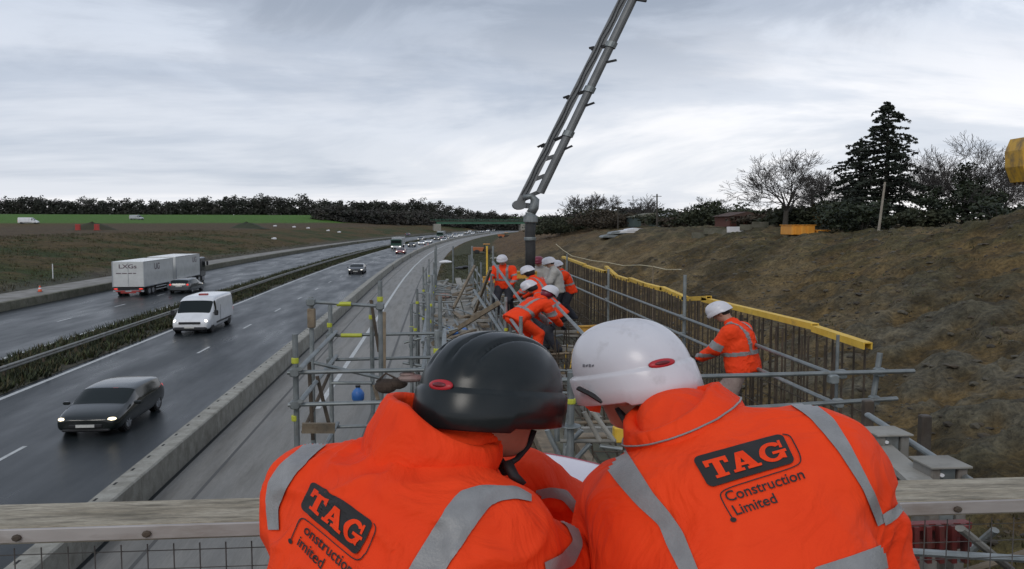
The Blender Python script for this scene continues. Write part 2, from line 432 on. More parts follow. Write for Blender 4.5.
def yline(y0, y1, near=4.0, far=22.0):
    out_, y = [y0], y0
    while y < y1:
        y += near if y < 90 else far; out_.append(min(y, y1))
    return out_
def strip(mb, u0, u1, y0, y1, z, crown=0.0):
    yy = yline(y0, y1); vs = []
    for y in yy:
        b = float(bend(y)); vs += [(u0 + b, y, z), (u1 + b, y, z)]
    return mb.add(vs, [(2 * i, 2 * i + 1, 2 * i + 3, 2 * i + 2) for i in range(len(yy) - 1)])
road = struct(strip(MB(), -15.25, -6.25, -60, 1200, 0.0).build('road', M['asphalt']))
road_b = struct(strip(MB(), -29.4, -18.95, -60, 1200, 0.0).build('road', M['asphalt']))
lane = struct(strip(MB(), -6.25, -.5, -60, 1200, .004).build('closed_lane', M['lane']))
med = struct(strip(MB(), -18.95, -15.25, -60, 1200, .02).build('central_reservation', pm('reservation_soil', (.030, .032, .018), (.055, .045, .028), scale=2, rough=.95, bump=.5)))
path_ = struct(strip(MB(), -36.6, -30.0, -60, 700, .03).build('path', pm('pale_stone_path', (.20, .19, .175), (.28, .27, .25), scale=.6, rough=.9, dirt=(.12, .11, .09), dscale=.5)))
# painted lines
def line(par, u, w, y0, y1, z=.004): return strip(MB(), u - w / 2, u + w / 2, y0, y1, z).build('edge_line', M['paint'], par)
line(road, -14.95, .20, -40, 600); line(road, -6.98, .15, -40, 600)
line(road_b, -19.25, .20, -40, 600)
line(lane, -4.0, .18, 27, 600, .009)
dash0 = None
for par, u in ((road, -11.15), (road_b, -23.1)):
    for k in range(-1, 34):
        y = 3.1 + 9.0 * k + (0 if par is road else 4.2); b = float(bend(y + 1))
        if dash0 is None: dash0 = MB().add([(-.06, -1, 0), (.06, -1, 0), (.06, 1, 0), (-.06, 1, 0)], [(0, 1, 2, 3)]).build('lane_dash', M['paint'], par); d_ = dash0
        else: d_ = dash0.copy(); col.objects.link(d_)
        d_.parent = par; d_.location = np.array((u + b, y + 1, .0045)) * PROP; d_.rotation_euler = (0, 0, -math.atan(max(0, y - 75) / 2000))
# skid and tar seams on the closed lane
for u, w in ((-2.2, .05), (-5.4, .04)):
    strip(MB(), u - w, u + w, -20, 200, .008).build('tar_seam', pm('tar', (.085, .083, .078), rough=.7), lane)

# ------------------------------------------------------------------ concrete barrier beside the live lanes
def barrier(name, label, u0, u1, h, y0, y1, L, mat, far, slots, z=0.0):
    root = thing(name, label, 'barrier', ((u0 + u1) / 2, 0, z))
    uc, w = (u0 + u1) / 2, u1 - u0
    proto, slot_me = None, None
    y = y0
    while y < y1:
        ln = L if y < far else L * 6
        b = float(bend(y + ln / 2))
        key = ln
        if proto is None or proto[0] != key:
            q = MB().prism([(-w / 2, 0), (w / 2, 0), (w / 2 - .015, h - .04), (w / 2 - .05, h), (-w / 2 + .05, h), (-w / 2 + .015, h - .04)], -ln / 2 + .008, ln / 2 - .008, lambda a, c, t: (a, t, c))
            o = q.build('barrier_block', mat, root, fix=True) if False else None
            me = bpy.data.meshes.new('barrier_block'); me.from_pydata((np.array(q.v) * PROP).tolist(), [], q.f); me.materials.append(mat)
            bm = bmesh.new(); bm.from_mesh(me); bmesh.ops.recalc_face_normals(bm, faces=bm.faces); bm.to_mesh(me); bm.free()
            proto = (key, me)
        o = bpy.data.objects.new('barrier_block', proto[1]); col.objects.link(o); o.parent = root
        o.location = np.array((b, y + ln / 2, 0)) * PROP; ORG[o.name] = (0, 0, 0)
        o.rotation_euler = (0, 0, -math.atan(max(0, min(y, 600) - 75) / 2000))
        if slots and y < 60:
            for k in range(3):
                if slot_me is None:
                    sm = MB().box((0, 0, 0), (.05, .17, .006)); slot_me = bpy.data.meshes.new('lifting_slot')
                    slot_me.from_pydata((np.array(sm.v) * PROP).tolist(), [], sm.f); slot_me.materials.append(M['slot'])
                so = bpy.data.objects.new('lifting_slot', slot_me); col.objects.link(so); so.parent = o
                so.location = np.array((-w * .22, (k - 1) * ln / 3, h + .001)) * PROP
        y += ln
    return root
barrier('concrete_barrier', 'long pale concrete barrier between the live lanes and the closed lane', -6.85, -6.35, .85, -6, 420, 3.0, M['concrete'], 90, True)
barrier('concrete_barrier', 'brownish low concrete barrier along the pale path behind the lorry', -29.85, -29.4, .80, 20, 420, 6.0, M['concrete2'], 160, False)

# ------------------------------------------------------------------ steel guard rails in the central reservation
def guard_rail(label, u, mat, side):
    root = thing('guard_rail', label, 'guard rail', (u, 0, 0))
    prof = [(0, .45), (.05, .50), (.05, .55), (.01, .60), (.05, .65), (.05, .70), (0, .75), (-.02, .75), (.03, .70), (.03, .65), (-.015, .60), (.03, .55), (.03, .50), (-.02, .45)]
    yy = yline(14, 420, 3.2, 12.8)
    for y0, y1 in zip(yy[:-1], yy[1:]):
        b0, b1 = float(bend(y0)), float(bend(y1))
        q = MB(); n = len(prof)
        q.add([(u + b0 + a * side, y0, z) for a, z in prof] + [(u + b1 + a * side, y1 + .03, z) for a, z in prof], [(i, (i + 1) % n, n + (i + 1) % n, n + i) for i in range(n)])
        q.build('beam', mat, root)
        MB().box((u + b0 - side * .07, y0, .36), (.09, .10, .72)).build('post', M['rusty'], root)
    return root
M['rail'] = pm('weathered_guard_rail', (.20, .205, .19), (.28, .28, .265), scale=3, rough=.6, metal=.2, dirt=(.2, .19, .16), dscale=2)
guard_rail('pale steel guard rail beside the lanes where the white van drives', -16.6, M['rail'], 1)
#guard_rail('dull steel guard rail beside the lanes where the lorry drives', -18.2, M['rail'], -1)

# ------------------------------------------------------------------ weeds, grass tufts, clods
def tufts(name, pts, h, mats, label, cat, spread=.25, blades=7):
    q = MB()
    for (x, y, z) in pts:
        hh = h * random.uniform(.5, 1.3)
        for _ in range(blades):
            a = random.uniform(0, 6.28); dx, dy = math.cos(a), math.sin(a); w = random.uniform(.02, .05) * h / .35; r = random.uniform(0, spread)
            bx, by = x + dx * r, y + dy * r; l = random.uniform(.2, .6) * hh
            q.add([(bx - dy * w, by + dx * w, z - .02), (bx + dy * w, by - dx * w, z - .02), (bx + dx * l + dy * w * .4, by + dy * l - dx * w * .4, z + hh * random.uniform(.6, 1))], [(0, 1, 2)], random.randrange(len(mats)))
    o = q.build(name, mats); tag(o, label, cat, kind='stuff'); return o
M['weed'] = pm('weed_green', (.035, .050, .014), (.060, .072, .022), scale=3, rough=.8)
M['weed2'] = pm('weed_dry', (.052, .046, .020), (.085, .066, .030), scale=3, rough=.85)
M['weed3'] = pm('weed_dark', (.018, .026, .010), (.030, .036, .014), scale=3, rough=.8)
pts = []
for _ in range(9500):
    y = 16 + 300 * random.random() ** 2.0; u = random.uniform(-18.9, -15.45)
    if noise.noise(Vector((u * .8, y * .35, 2.0))) < -.25 and random.random() < .7: continue
    pts.append((u + float(bend(y)), y, .02))
tufts('weeds', pts, .42, [M['weed'], M['weed3'], M['weed2'], M['weed3']], 'dark green weeds growing along the central reservation', 'weeds', .35, 8)
pts = []
for _ in range(5200):
    u = -37.5 - 28 * random.random(); y = 30 + 190 * random.random() ** 1.5
    pts.append((u + float(bend(y)), y, land_z(u + float(bend(y)), y)))
tufts('rough_grass', pts, .38, [M['weed'], M['weed2'], M['weed2']], 'rough green and brown grass covering the bank behind the lorry', 'grass', .6, 7)
pts = []
for _ in range(4200):
    y = random.uniform(27, 150); u = random.uniform(-.4, 8.5)
    pts.append((u + float(bend(y)), y, land_z(u + float(bend(y)), y)))
tufts('verge_grass', pts, .22, [M['weed'], M['weed3'], M['weed2']], 'low dull grass on the verge beyond the workers', 'grass', .5, 6)
bvh_ground = BVHTree.FromPolygons([Vector(p) for p in nb.v], nb.f)
def gz(x, y):
    h = bvh_ground.ray_cast(Vector((x, y, 80)), Vector((0, 0, -1)))
    return h[0].z if h[0] else 0.0
q = MB()
ico = [(0, 0, 1), (.89, 0, .45), (.28, .85, .45), (-.72, .53, .45), (-.72, -.53, .45), (.28, -.85, .45), (.72, .53, -.45), (-.28, .85, -.45), (-.89, 0, -.45), (-.28, -.85, -.45), (.72, -.53, -.45), (0, 0, -1)]
icf = [(0, 1, 2), (0, 2, 3), (0, 3, 4), (0, 4, 5), (0, 5, 1), (1, 6, 2), (2, 7, 3), (3, 8, 4), (4, 9, 5), (5, 10, 1), (6, 7, 2), (7, 8, 3), (8, 9, 4), (9, 10, 5), (10, 6, 1), (6, 11, 7), (7, 11, 8), (8, 11, 9), (9, 11, 10), (10, 11, 6)]
for _ in range(15000):
    y = 4 + 60 * random.random() ** 1.3; u = 7 + 25 * random.random()
    r = .028 + .13 * random.random() ** 6
    if noise.noise(Vector((u * .3, y * .3, 5))) < -.1 and r < .1: continue
    z = gz(u, y); s = [r * random.uniform(.7, 1.5), r * random.uniform(.7, 1.5), r * random.uniform(.4, .9)]
    q.add([(u + a * s[0] * random.uniform(.75, 1.2), y + b * s[1] * random.uniform(.75, 1.2), z + (c - .25) * s[2]) for a, b, c in ico], icf, random.randrange(3))
tag(q.build('clods', [pm('clod_brown', (.085, .066, .042), (.06, .047, .032), rough=.95), pm('clod_grey', (.095, .084, .062), (.075, .066, .048), rough=.95), pm('clod_dark', (.045, .038, .028), rough=.95)]),
    'loose clods and stones scattered over the earth bank', 'clods', kind='stuff')

pts = []
for _ in range(5200):
    u = 7.2 + 24 * random.random() ** 1.5; y = 4.5 + 60 * random.random() ** 1.6
    if noise.noise(Vector((u * .25, y * .25, 9.0))) < .02 + .25 * (8 < u < 16 and y > 18): continue
    pts.append((u, y, gz(u, y)))
tufts('bank_grass', pts, .16, [M['weed2'], M['weed'], M['weed2']], 'sparse yellowish grass tufts growing on the earth bank', 'grass', .22, 6)
# ------------------------------------------------------------------ vehicles (local front = -Y)
def loft_body(stations, glass_ws, glass_side, glass_rear, body_mat, parent, level=2):
    # station: y, zs, zb, zt, ws, wb, wt ; half profile mirrored, panes split off as their own parts
    prof = []
    for (y, zs, zb, zt, ws, wb, wt) in stations:
        h = [(ws * .86, zs), (ws, zs + .06), (wb, zs + (zb - zs) * .55), (wb * .985, zb), (wt, zt - .07 * min(1, (zt - zb) / .3)), (wt - .09, zt), (wt * .45, zt + .018), (0, zt + .024)]
        full = [(-a, b) for a, b in h] + [(a, b) for a, b in reversed(h[:-1])]
        prof.append([(a, y, b) for a, b in full])
    n = len(prof[0]); vs = [p for r in prof for p in r]; fs, ms = [], []
    for k in range(len(prof) - 1):
        for i in range(n - 1):
            seg = min(i, n - 2 - i)
            m = 0
            if k in glass_ws and seg >= 4: m = 1
            elif k in glass_side and seg == 3: m = 2
            elif k in glass_rear and seg >= 4: m = 3
            fs.append((k * n + i, k * n + i + 1, (k + 1) * n + i + 1, (k + 1) * n + i)); ms.append(m)
    for k in (0, len(prof) - 1):
        h = n // 2
        for i in range(h):
            j = n - 1 - i
            if i + 1 < j - 1: fs.append((k * n + i, k * n + i + 1, k * n + j - 1, k * n + j))
            else: fs.append((k * n + i, k * n + i + 1, k * n + j))
            ms.append(0)
    for k in range(len(prof) - 1):      # floor
        fs.append((k * n, (k + 1) * n, (k + 1) * n + n - 1, k * n + n - 1)); ms.append(0)
    me = bpy.data.meshes.new('tmp'); me.from_pydata((np.array(vs) * PROP).tolist(), [], fs)
    me.polygons.foreach_set('material_index', ms)
    for _ in range(4): me.materials.append(None)
    bm = bmesh.new(); bm.from_mesh(me); bmesh.ops.recalc_face_normals(bm, faces=bm.faces)
    cl = bm.edges.layers.float.new('crease_edge')
    for e in bm.edges:
        if len(e.link_faces) == 2 and e.link_faces[0].material_index != e.link_faces[1].material_index: e[cl] = .55
    bm.to_mesh(me); bm.free()
    ob = bpy.data.objects.new('tmp', me); col.objects.link(ob)
    md = ob.modifiers.new('s', 'SUBSURF'); md.levels = level; md.render_levels = level
    dg = bpy.context.evaluated_depsgraph_get(); ev = ob.evaluated_get(dg); full = bpy.data.meshes.new_from_object(ev)
    bpy.data.objects.remove(ob)
    for idx, (nm, mt) in enumerate((('body', body_mat), ('windscreen', M['glass']), ('side_glass', M['glass']), ('rear_window', M['glass']))):
        b2 = bmesh.new(); b2.from_mesh(full)
        dele = [f for f in b2.faces if f.material_index != idx]
        if len(dele) == len(b2.faces): b2.free(); continue
        bmesh.ops.delete(b2, geom=dele, context='FACES')
        if idx:                                          # glass sits a few millimetres inside the body skin
            for v in b2.verts: v.co -= v.normal * .004
        m2 = bpy.data.meshes.new(nm); b2.to_mesh(m2); b2.free()
        m2.polygons.foreach_set('material_index', [0] * len(m2.polygons))
        m2.materials.clear(); m2.materials.append(mt)
        m2.polygons.foreach_set('use_smooth', [True] * len(m2.polygons))
        if idx == 2:                                     # one pane object per side
            for sgn in (-1, 1):
                b3 = bmesh.new(); b3.from_mesh(m2); bmesh.ops.delete(b3, geom=[f for f in b3.faces if f.calc_center_median().x * sgn < 0], context='FACES')
                m3 = bpy.data.meshes.new('side_window'); b3.to_mesh(m3); b3.free(); m3.materials.clear(); m3.materials.append(mt); link('side_window', m3, parent)
        else: link(nm, m2, parent)
    bpy.data.meshes.remove(full)
def wheel(parent, x, y, r, w, dark_rim=False):
    s = 1 if x > 0 else -1
    X = np.array((0, 1.0, 0)); Y = np.array((0, 0, 1.0)); Z = np.array((s * 1.0, 0, 0))
    t = MB().lathe((x, y, r), [(r * .6, -w / 2), (r * .93, -w / 2), (r, -w / 2 + .03), (r, w / 2 - .03), (r * .93, w / 2), (r * .68, w / 2), (r * .64, w / 2 - .02)], 20, (X, Y, Z)).build('wheel', M['rubber'], parent, smooth=False, fix=True)
    rm = MB().lathe((x + s * (w / 2 - .015), y, r), [(r * .62, 0), (r * .6, .012), (r * .2, .006), (r * .12, .016)], 16, (X, Y, Z))
    for k in range(5):
        a = 2 * math.pi * k / 5; c = (x + s * (w / 2 + .0), y + math.cos(a) * r * .38, r + math.sin(a) * r * .38)
        rm.box(c, (.012, r * .46, r * .12), (Z, np.array((0, math.cos(a), math.sin(a))), np.array((0, -math.sin(a), math.cos(a)))))
    rm.build('rim', M['black'] if dark_rim else M['chrome'], t, fix=True)
    MB().lathe((x - s * .02, y, r + .01), [(r * 1.13, -w / 2), (r * 1.13, w / 2 - .015), (r * 1.05, w / 2 - .015)], 20, (X, Y, Z)).build('wheel_arch', M['black'], parent, fix=True)
def lamp(parent, name, c, size, mat, ax=None):
    MB().ell(c, size, ax, 10, 6).build(name, mat, parent, smooth=True)
HATCH = [(-2.10, .26, .52, .62, .60, .66, .58), (-2.02, .20, .60, .75, .80, .83, .74), (-1.65, .19, .74, .90, .87, .89, .78), (-1.15, .18, .88, .985, .88, .895, .76),
         (-.38, .18, .93, 1.42, .88, .895, .75), (.25, .18, .94, 1.475, .88, .895, .77), (1.15, .18, .95, 1.45, .88, .895, .76), (1.70, .20, .97, 1.37, .865, .885, .73),
         (1.98, .27, .93, 1.04, .83, .86, .68), (2.08, .36, .72, .80, .78, .80, .60)]
SALOON = [(-2.25, .26, .50, .57, .60, .64, .56), (-2.15, .2, .57, .68, .80, .83, .72), (-1.7, .19, .72, .87, .87, .90, .78), (-.95, .18, .84, .95, .885, .91, .76),
          (-.1, .18, .90, 1.36, .89, .91, .69), (.5, .18, .92, 1.42, .89, .91, .70), (1.05, .18, .93, 1.38, .89, .91, .69), (1.65, .2, .96, 1.05, .88, .90, .66), (2.15, .25, .92, 1.0, .84, .86, .66), (2.27, .36, .74, .82, .78, .80, .6)]
ESTATE = [(-2.25, .28, .56, .63, .62, .66, .58), (-2.14, .24, .64, .78, .84, .86, .76), (-1.7, .23, .78, .95, .90, .92, .8), (-1.05, .22, .95, 1.07, .915, .93, .78),
          (-.3, .22, 1.0, 1.55, .92, .93, .74), (.35, .22, 1.02, 1.62, .92, .93, .76), (1.3, .22, 1.04, 1.60, .92, .93, .75), (1.9, .24, 1.06, 1.50, .90, .92, .72), (2.18, .3, 1.0, 1.12, .86, .88, .66), (2.26, .38, .78, .86, .80, .82, .6)]
VAN = [(-2.72, .30, .62, .74, .70, .74, .66), (-2.63, .26, .85, 1.0, .90, .94, .84), (-2.2, .25, 1.12, 1.24, .97, 1.0, .88), (-1.95, .25, 1.2, 1.42, .98, 1.01, .88), (-1.25, .25, 1.3, 2.26, .985, 1.015, .88), (-.95, .25, 1.3, 2.46, .985, 1.015, .90),
       (-.3, .25, 1.32, 2.52, .985, 1.015, .92), (1.2, .25, 1.34, 2.52, .985, 1.015, .93), (2.45, .25, 1.34, 2.52, .985, 1.015, .93), (2.68, .26, 1.34, 2.48, .975, 1.005, .92), (2.72, .30, 1.3, 2.40, .95, .98, .90)]
def car(kind, mat, name, label, lit='head', front=True, cat='car', group=None, detail=True, level=2):
    e = thing(name, label, cat, group=group)
    st = dict(hatch=HATCH, saloon=SALOON, estate=ESTATE)[kind]
    loft_body(st, (3,), (4, 5, 6), (7,) if kind != 'saloon' else (6,), mat, e, level)
    f, r = st[0][0], st[-1][0]; k = {'hatch': 1.0, 'saloon': 1.0, 'estate': 1.13}[kind]
    for x in (-.78, .78):
        for y in (f + .82, r - .80): wheel(e, x * (1.02 if kind == 'estate' else 1), y, .31 * k ** .5, .20)
    for s in (-1, 1):
        lamp(e, 'headlight', (s * .64, f + .15, .655 * k), (.15, .12, .075), M[lit])
        lamp(e, 'tail_light', (s * .70, r - .08, .88 * k), (.10, .08, .12), M['tail'])
        MB().cbox((s * 1.0, st[3][0] + .25, .98 * k), (.20, .10, .13), .03).build('mirror', mat, e)
    MB().cbox((0, f + .015, .43 * k), (.9, .08, .12), .02).build('grille', M['black'], e)
    MB().box((0, f - .035, .44 * k), (.50, .02, .105)).build('number_plate', M['plate'], e)
    MB().box((0, r + .015, .72 * k), (.50, .02, .105)).build('number_plate', M['plate'], e)
    MB().cbox((0, f + .10, .26), (1.3, .22, .10), .03).build('bumper', M['black'], e)
    return e
def heading(y): return -math.atan(max(0, min(y, 635) - 75) / 2000)
def drive(e, px, py, away=False, z=0.0):
    p = onz(px, py, z); return place(e, (p[0], p[1], .01), heading(p[1]) + (math.pi if away else 0))

P_black = paint('black_paint', (.003, .006, .005)); P_silver = paint('silver_paint', (.36, .38, .40)); P_grey = paint('grey_paint', (.075, .08, .085))
P_white = paint('white_paint', (.70, .71, .72)); P_blue = paint('blue_paint', (.03, .05, .10)); P_red = paint('red_paint', (.22, .02, .02)); P_green = paint('green_paint', (.02, .07, .05))
P_dark = paint('dark_paint', (.02, .022, .025))

e = car('hatch', P_black, 'car', 'black hatchback with yellowish headlights lit, driving alone beside the concrete barrier', 'head', level=3)
drive(e, 115, 420)
e['label'] = 'black hatchback with yellow lit headlights, the car ahead of the white van'
# white panel van
v = thing('van', 'tall white panel van with lit headlights beside the central reservation', 'van')
loft_body(VAN, (3,), (4,), (), P_white, v, 2)
for x in (-.88, .88):
    for y in (-1.85, 1.75): wheel(v, x, y, .34, .22, True)
for s in (-1, 1):
    lamp(v, 'headlight', (s * .80, -2.52, .90), (.10, .12, .13), M['head_w'])
    MB().cbox((s * 1.16, -1.75, 1.42), (.22, .10, .38), .04).build('mirror', M['black'], v)
    MB().bar((s * .98, -1.75, 1.4), (s * 1.1, -1.75, 1.4), .05, .06).build('mirror_arm', M['black'], v)
    lamp(v, 'tail_light', (s * .93, 2.69, 1.15), (.06, .05, .28), M['tail'])
    MB().box((s * 1.012, .5, .62), (.015, 3.2, .13)).build('side_moulding', M['black'], v)
    MB().box((s * 1.014, -.28, 1.2), (.008, .02, 1.3)).build('door_seam', M['slot'], v)
MB().cbox((0, -2.70, .80), (1.15, .10, .16), .03).build('grille', M['black'], v)
MB().cbox((0, -2.62, .38), (1.75, .32, .26), .08).build('bumper', M['black'], v)
MB().box((0, -2.795, .50), (.52, .02, .11)).build('number_plate', M['plate'], v)
MB().cbox((0, .1, 2.58), (.5, .28, .10), .03).build('roof_beacon', M['redplastic'], v)
drive(v, 204, 328)

# car behind the lorry, seen from the rear
e = car('estate', P_grey, 'car', 'grey estate car with red tail lights, overtaking the white lorry'); drive(e, 187, 291.5, True)
# oncoming cars in front of the queue
e = car('hatch', P_dark, 'car', 'dark car with bright headlights, alone behind the white van', 'head_w'); drive(e, 357.5, 273)
proto = {}
def far(kind, mat, px, py, label, away=False, cat='car', g='far traffic on the motorway'):
    if kind not in proto:
        proto[kind] = e_ = car(kind, mat, 'car', label, 'head_w', group=g, level=2)
    else:
        e_ = copy_tree(proto[kind])
        for o in e_.children:
            if o.name.startswith(('body', 'mirror')): o.material_slots[0].link = 'OBJECT'; o.material_slots[0].material = mat
    tag(e_, label, cat, g)
    return drive(e_, px, py, away)
far('saloon', P_red, 401, 253.5, 'small dark red car directly behind the trailing line of cones')
far('saloon', P_white, 422, 244.5, 'white saloon among the far queue of cars')
far('estate', P_grey, 421, 240.5, 'grey estate car with headlights in the far queue')
far('saloon', P_dark, 412, 246.5, 'low dark saloon beside the white saloon in the far queue')
far('hatch', P_white, 429, 243, 'white hatchback in the far queue of cars')
far('estate', P_dark, 437, 240, 'dark estate in the far queue of cars')
far('hatch', P_red, 441, 239, 'red hatchback in the far queue of cars')
far('estate', P_white, 461, 236.3, 'white tall car leading the far lane beside the closed lane')
far('hatch', P_silver, 450, 237.2, 'silver hatchback deep in the far queue of cars')
far('saloon', P_blue, 455, 235.2, 'blue saloon deep in the far queue of cars')
far('estate', P_silver, 467, 233.8, 'silver estate near the green bridge')
far('hatch', P_dark, 476, 232.9, 'dark hatchback near the green bridge')
far('saloon', P_white, 470, 232.0, 'white saloon near the green bridge')
for i_, (px_, py_, mt_, kd_) in enumerate(((444, 241.5, P_silver, 'estate'), (447, 239.2, P_dark, 'saloon'), (456, 237.4, P_white, 'hatch'), (462, 234.6, P_dark, 'saloon'), (473, 234.2, P_white, 'hatch'), (482, 232.4, P_silver, 'saloon'), (488, 231.6, P_white, 'estate'), (494, 231.2, P_dark, 'hatch'))):
    far(kd_, mt_, px_, py_, 'small oncoming car in the dense far end of the queue')
far('hatch', P_blue, 408, 235.5, 'blue car driving away on the far carriageway', True)
far('estate', P_dark, 435, 231.5, 'dark car driving away towards the green bridge', True)

# ------------------------------------------------------------------ lorries
def text_mesh(s, size, bold=0.0):
    c = bpy.data.curves.new('t', 'FONT'); c.body = s; c.size = size; c.offset = bold; c.resolution_u = 3
    o = bpy.data.objects.new('t', c); col.objects.link(o)
    me = bpy.data.meshes.new_from_object(o.evaluated_get(bpy.context.evaluated_depsgraph_get()))
    V = [(v.co.x, v.co.y) for v in me.vertices]; F = [tuple(p.vertices) for p in me.polygons]
    bpy.data.objects.remove(o); bpy.data.curves.remove(c); bpy.data.meshes.remove(me)
    return V, F
def box_body(par, y0, y1, z0, z1, w, mat):
    MB().cbox((0, (y0 + y1) / 2, (z0 + z1) / 2), (w, y1 - y0, z1 - z0), .04).build('cargo_box', mat, par)
    fr = MB()
    for s in (-1, 1):
        for y in (y0, y1): fr.box((s * (w / 2 - .02), y, (z0 + z1) / 2), (.07, .05, z1 - z0 + .02))
        fr.box((s * (w / 2 - .01), (y0 + y1) / 2, z0 + .04), (.06, y1 - y0, .10)); fr.box((s * (w / 2 - .01), (y0 + y1) / 2, z1 - .03), (.05, y1 - y0, .07))
    fr.build('box_frame', P_silver, par)
def letter(par, s, size, org_, ex, ey, mat, name='lettering'):
    V, F = text_mesh(s, size, .01)
    MB().add([np.asarray(org_) + np.asarray(ex) * a + np.asarray(ey) * b for a, b in V], F).build(name, mat, par)
M['ink'] = pm('grey_lettering', (.10, .07, .09), (.13, .09, .10), rough=.6)
M['ink_r'] = pm('red_lettering', (.32, .05, .08), rough=.6)
lorry_white = paint('lorry_white', (.62, .63, .62), (.55, .56, .55))
lo = thing('lorry', 'white box lorry pulling a white box trailer past the grass bank', 'lorry')
# trailer: rear end at +Y (local front = -Y)
box_body(lo, .3, 7.6, 1.0, 3.78, 2.5, lorry_white)
box_body(lo, -8.1, -.7, 1.05, 3.85, 2.5, lorry_white)
MB().box((0, 3.9, .86), (.9, 7.0, .22)).build('chassis', M['black'], lo); MB().box((0, -4.6, .86), (.9, 8.6, .22)).build('chassis', M['black'], lo)
MB().bar((0, .4, .75), (0, -1.0, .75), .16, .16).build('drawbar', M['black'], lo)
for s in (-1, 1):
    for y in (1.5, 5.4, 6.3, -2.2, -3.1, -8.0): wheel(lo, s * 1.05, y, .46, .32, False)
    for z in (.45, .75):
        MB().box((s * 1.2, 3.4, z), (.04, 2.6, .12)).build('side_guard', P_silver, lo); MB().box((s * 1.2, -5.4, z), (.04, 3.0, .12)).build('side_guard', P_silver, lo)
    lamp(lo, 'tail_light', (s * .98, 7.66, .80), (.17, .05, .08), M['tail'])
    MB().box((s * .62, 7.69, .56), (.75, .02, .13)).build('reflector_board', M['redplastic'], lo)
MB().box((0, 7.62, .80), (2.46, .08, .22)).build('rear_bumper', M['black'], lo); MB().box((0, 7.62, .56), (2.4, .1, .16)).build('underrun_bar', P_silver, lo)
MB().box((0, 7.70, .40), (1.2, .03, .14)).build('mud_flap', M['redplastic'], lo)
MB().box((0, 7.62, 2.4), (.02, .02, 2.6)).build('door_seam', P_silver, lo)
cab = MB().cbox((0, -9.3, 2.0), (2.46, 2.0, 2.6), .12).build('cab', P_dark, lo)
MB().box((0, -10.31, 2.35), (2.1, .03, .9)).build('windscreen', M['glass'], cab)
for s in (-1, 1):
    MB().box((s * 1.24, -9.7, 2.35), (.03, .8, .7)).build('cab_window', M['glass'], cab); wheel(lo, s * 1.05, -9.4, .48, .30)
    MB().cbox((s * 1.45, -10.1, 2.45), (.2, .12, .55), .03).build('mirror', M['black'], cab)
    # wording on the sides and the rear doors
for y_, s_ in ((2.5, 1), (-6.2, 1)):
    pass
letter(lo, 'UG', 1.0, (-1.262, 5.2, 2.75), (0, -1, 0), (0, 0, 1), M['ink']); letter(lo, 'UG', 1.0, (-1.262, -5.6, 2.85), (0, -1, 0), (0, 0, 1), M['ink'])
letter(lo, 'UG', 1.0, (1.262, 3.6, 2.75), (0, 1, 0), (0, 0, 1), M['ink'])
letter(lo, 'LXGs', .62, (.75, 7.612, 3.05), (-1, 0, 0), (0, 0, 1), M['ink']); 
for x0, x1 in ((.95, .55), (.48, .10), (.02, -.30), (-.38, -.62)): MB().box(((x0 + x1) / 2, 7.608, 2.5), (x0 - x1, .008, .09)).build('printed_strip', M['ink'], lo)
p = onz(159, 291, 0); place(lo, (-25.2 + float(bend(70)), 77.5, .01), math.pi + heading(60))

g = thing('lorry', 'green cab lorry with headlights leading the far queue', 'lorry', group='far traffic on the motorway')
MB().cbox((0, -2.9, 1.75), (2.4, 1.9, 2.3), .14).build('cab', P_green, g)
MB().box((0, -3.86, 2.15), (2.1, .03, .85)).build('windscreen', M['glass'], g)
MB().cbox((0, 1.2, 2.2), (2.45, 6.0, 2.5), .05).build('cargo_box', P_silver, g)
MB().box((0, .6, .75), (1.0, 8, .25)).build('chassis', M['black'], g); MB().cbox((0, -3.86, .7), (2.3, .12, .5), .05).build('bumper', P_white, g)
for s in (-1, 1):
    for y in (-2.8, 2.6): wheel(g, s * 1.0, y, .45, .3)
    lamp(g, 'headlight', (s * .9, -3.93, .75), (.18, .06, .11), M['head_w'])
drive(g, 398, 248.5)
g2 = copy_tree(g); g2['label'] = 'green cab lorry far back in the queue near the green bridge'; drive(g2, 441, 237.8)
# ------------------------------------------------------------------ trees, wood, bridge and things at the edge of the site
M['bark'] = pm('bark', (.045, .040, .033), (.075, .066, .055), scale=6, rough=.9)
M['twig'] = pm('bare_twigs', (.050, .045, .042), (.075, .068, .062), scale=2, rough=.9)
M['needle'] = pm('fir_needles', (.010, .016, .010), (.020, .028, .015), scale=1.2, rough=.8, rnd=.1)
M['ivy'] = pm('ivy_leaves', (.013, .022, .009), (.026, .036, .013), scale=1.0, rough=.6)
M['bush'] = pm('bush_leaves', (.020, .028, .012), (.038, .042, .018), scale=.8, rough=.8)
M['bush2'] = pm('brown_bush', (.040, .032, .020), (.060, .045, .028), scale=.8, rough=.85)
M['wood'] = pm('far_wood_leaves', (.027, .032, .024), (.046, .047, .036), scale=.05, rough=.9, lo=.3, hi=.7)  # brownish winter grey, lightened a little so the colour carries distance haze
M['wood2'] = pm('far_wood_twigs', (.040, .040, .036), (.062, .056, .048), scale=.05, rough=.9)
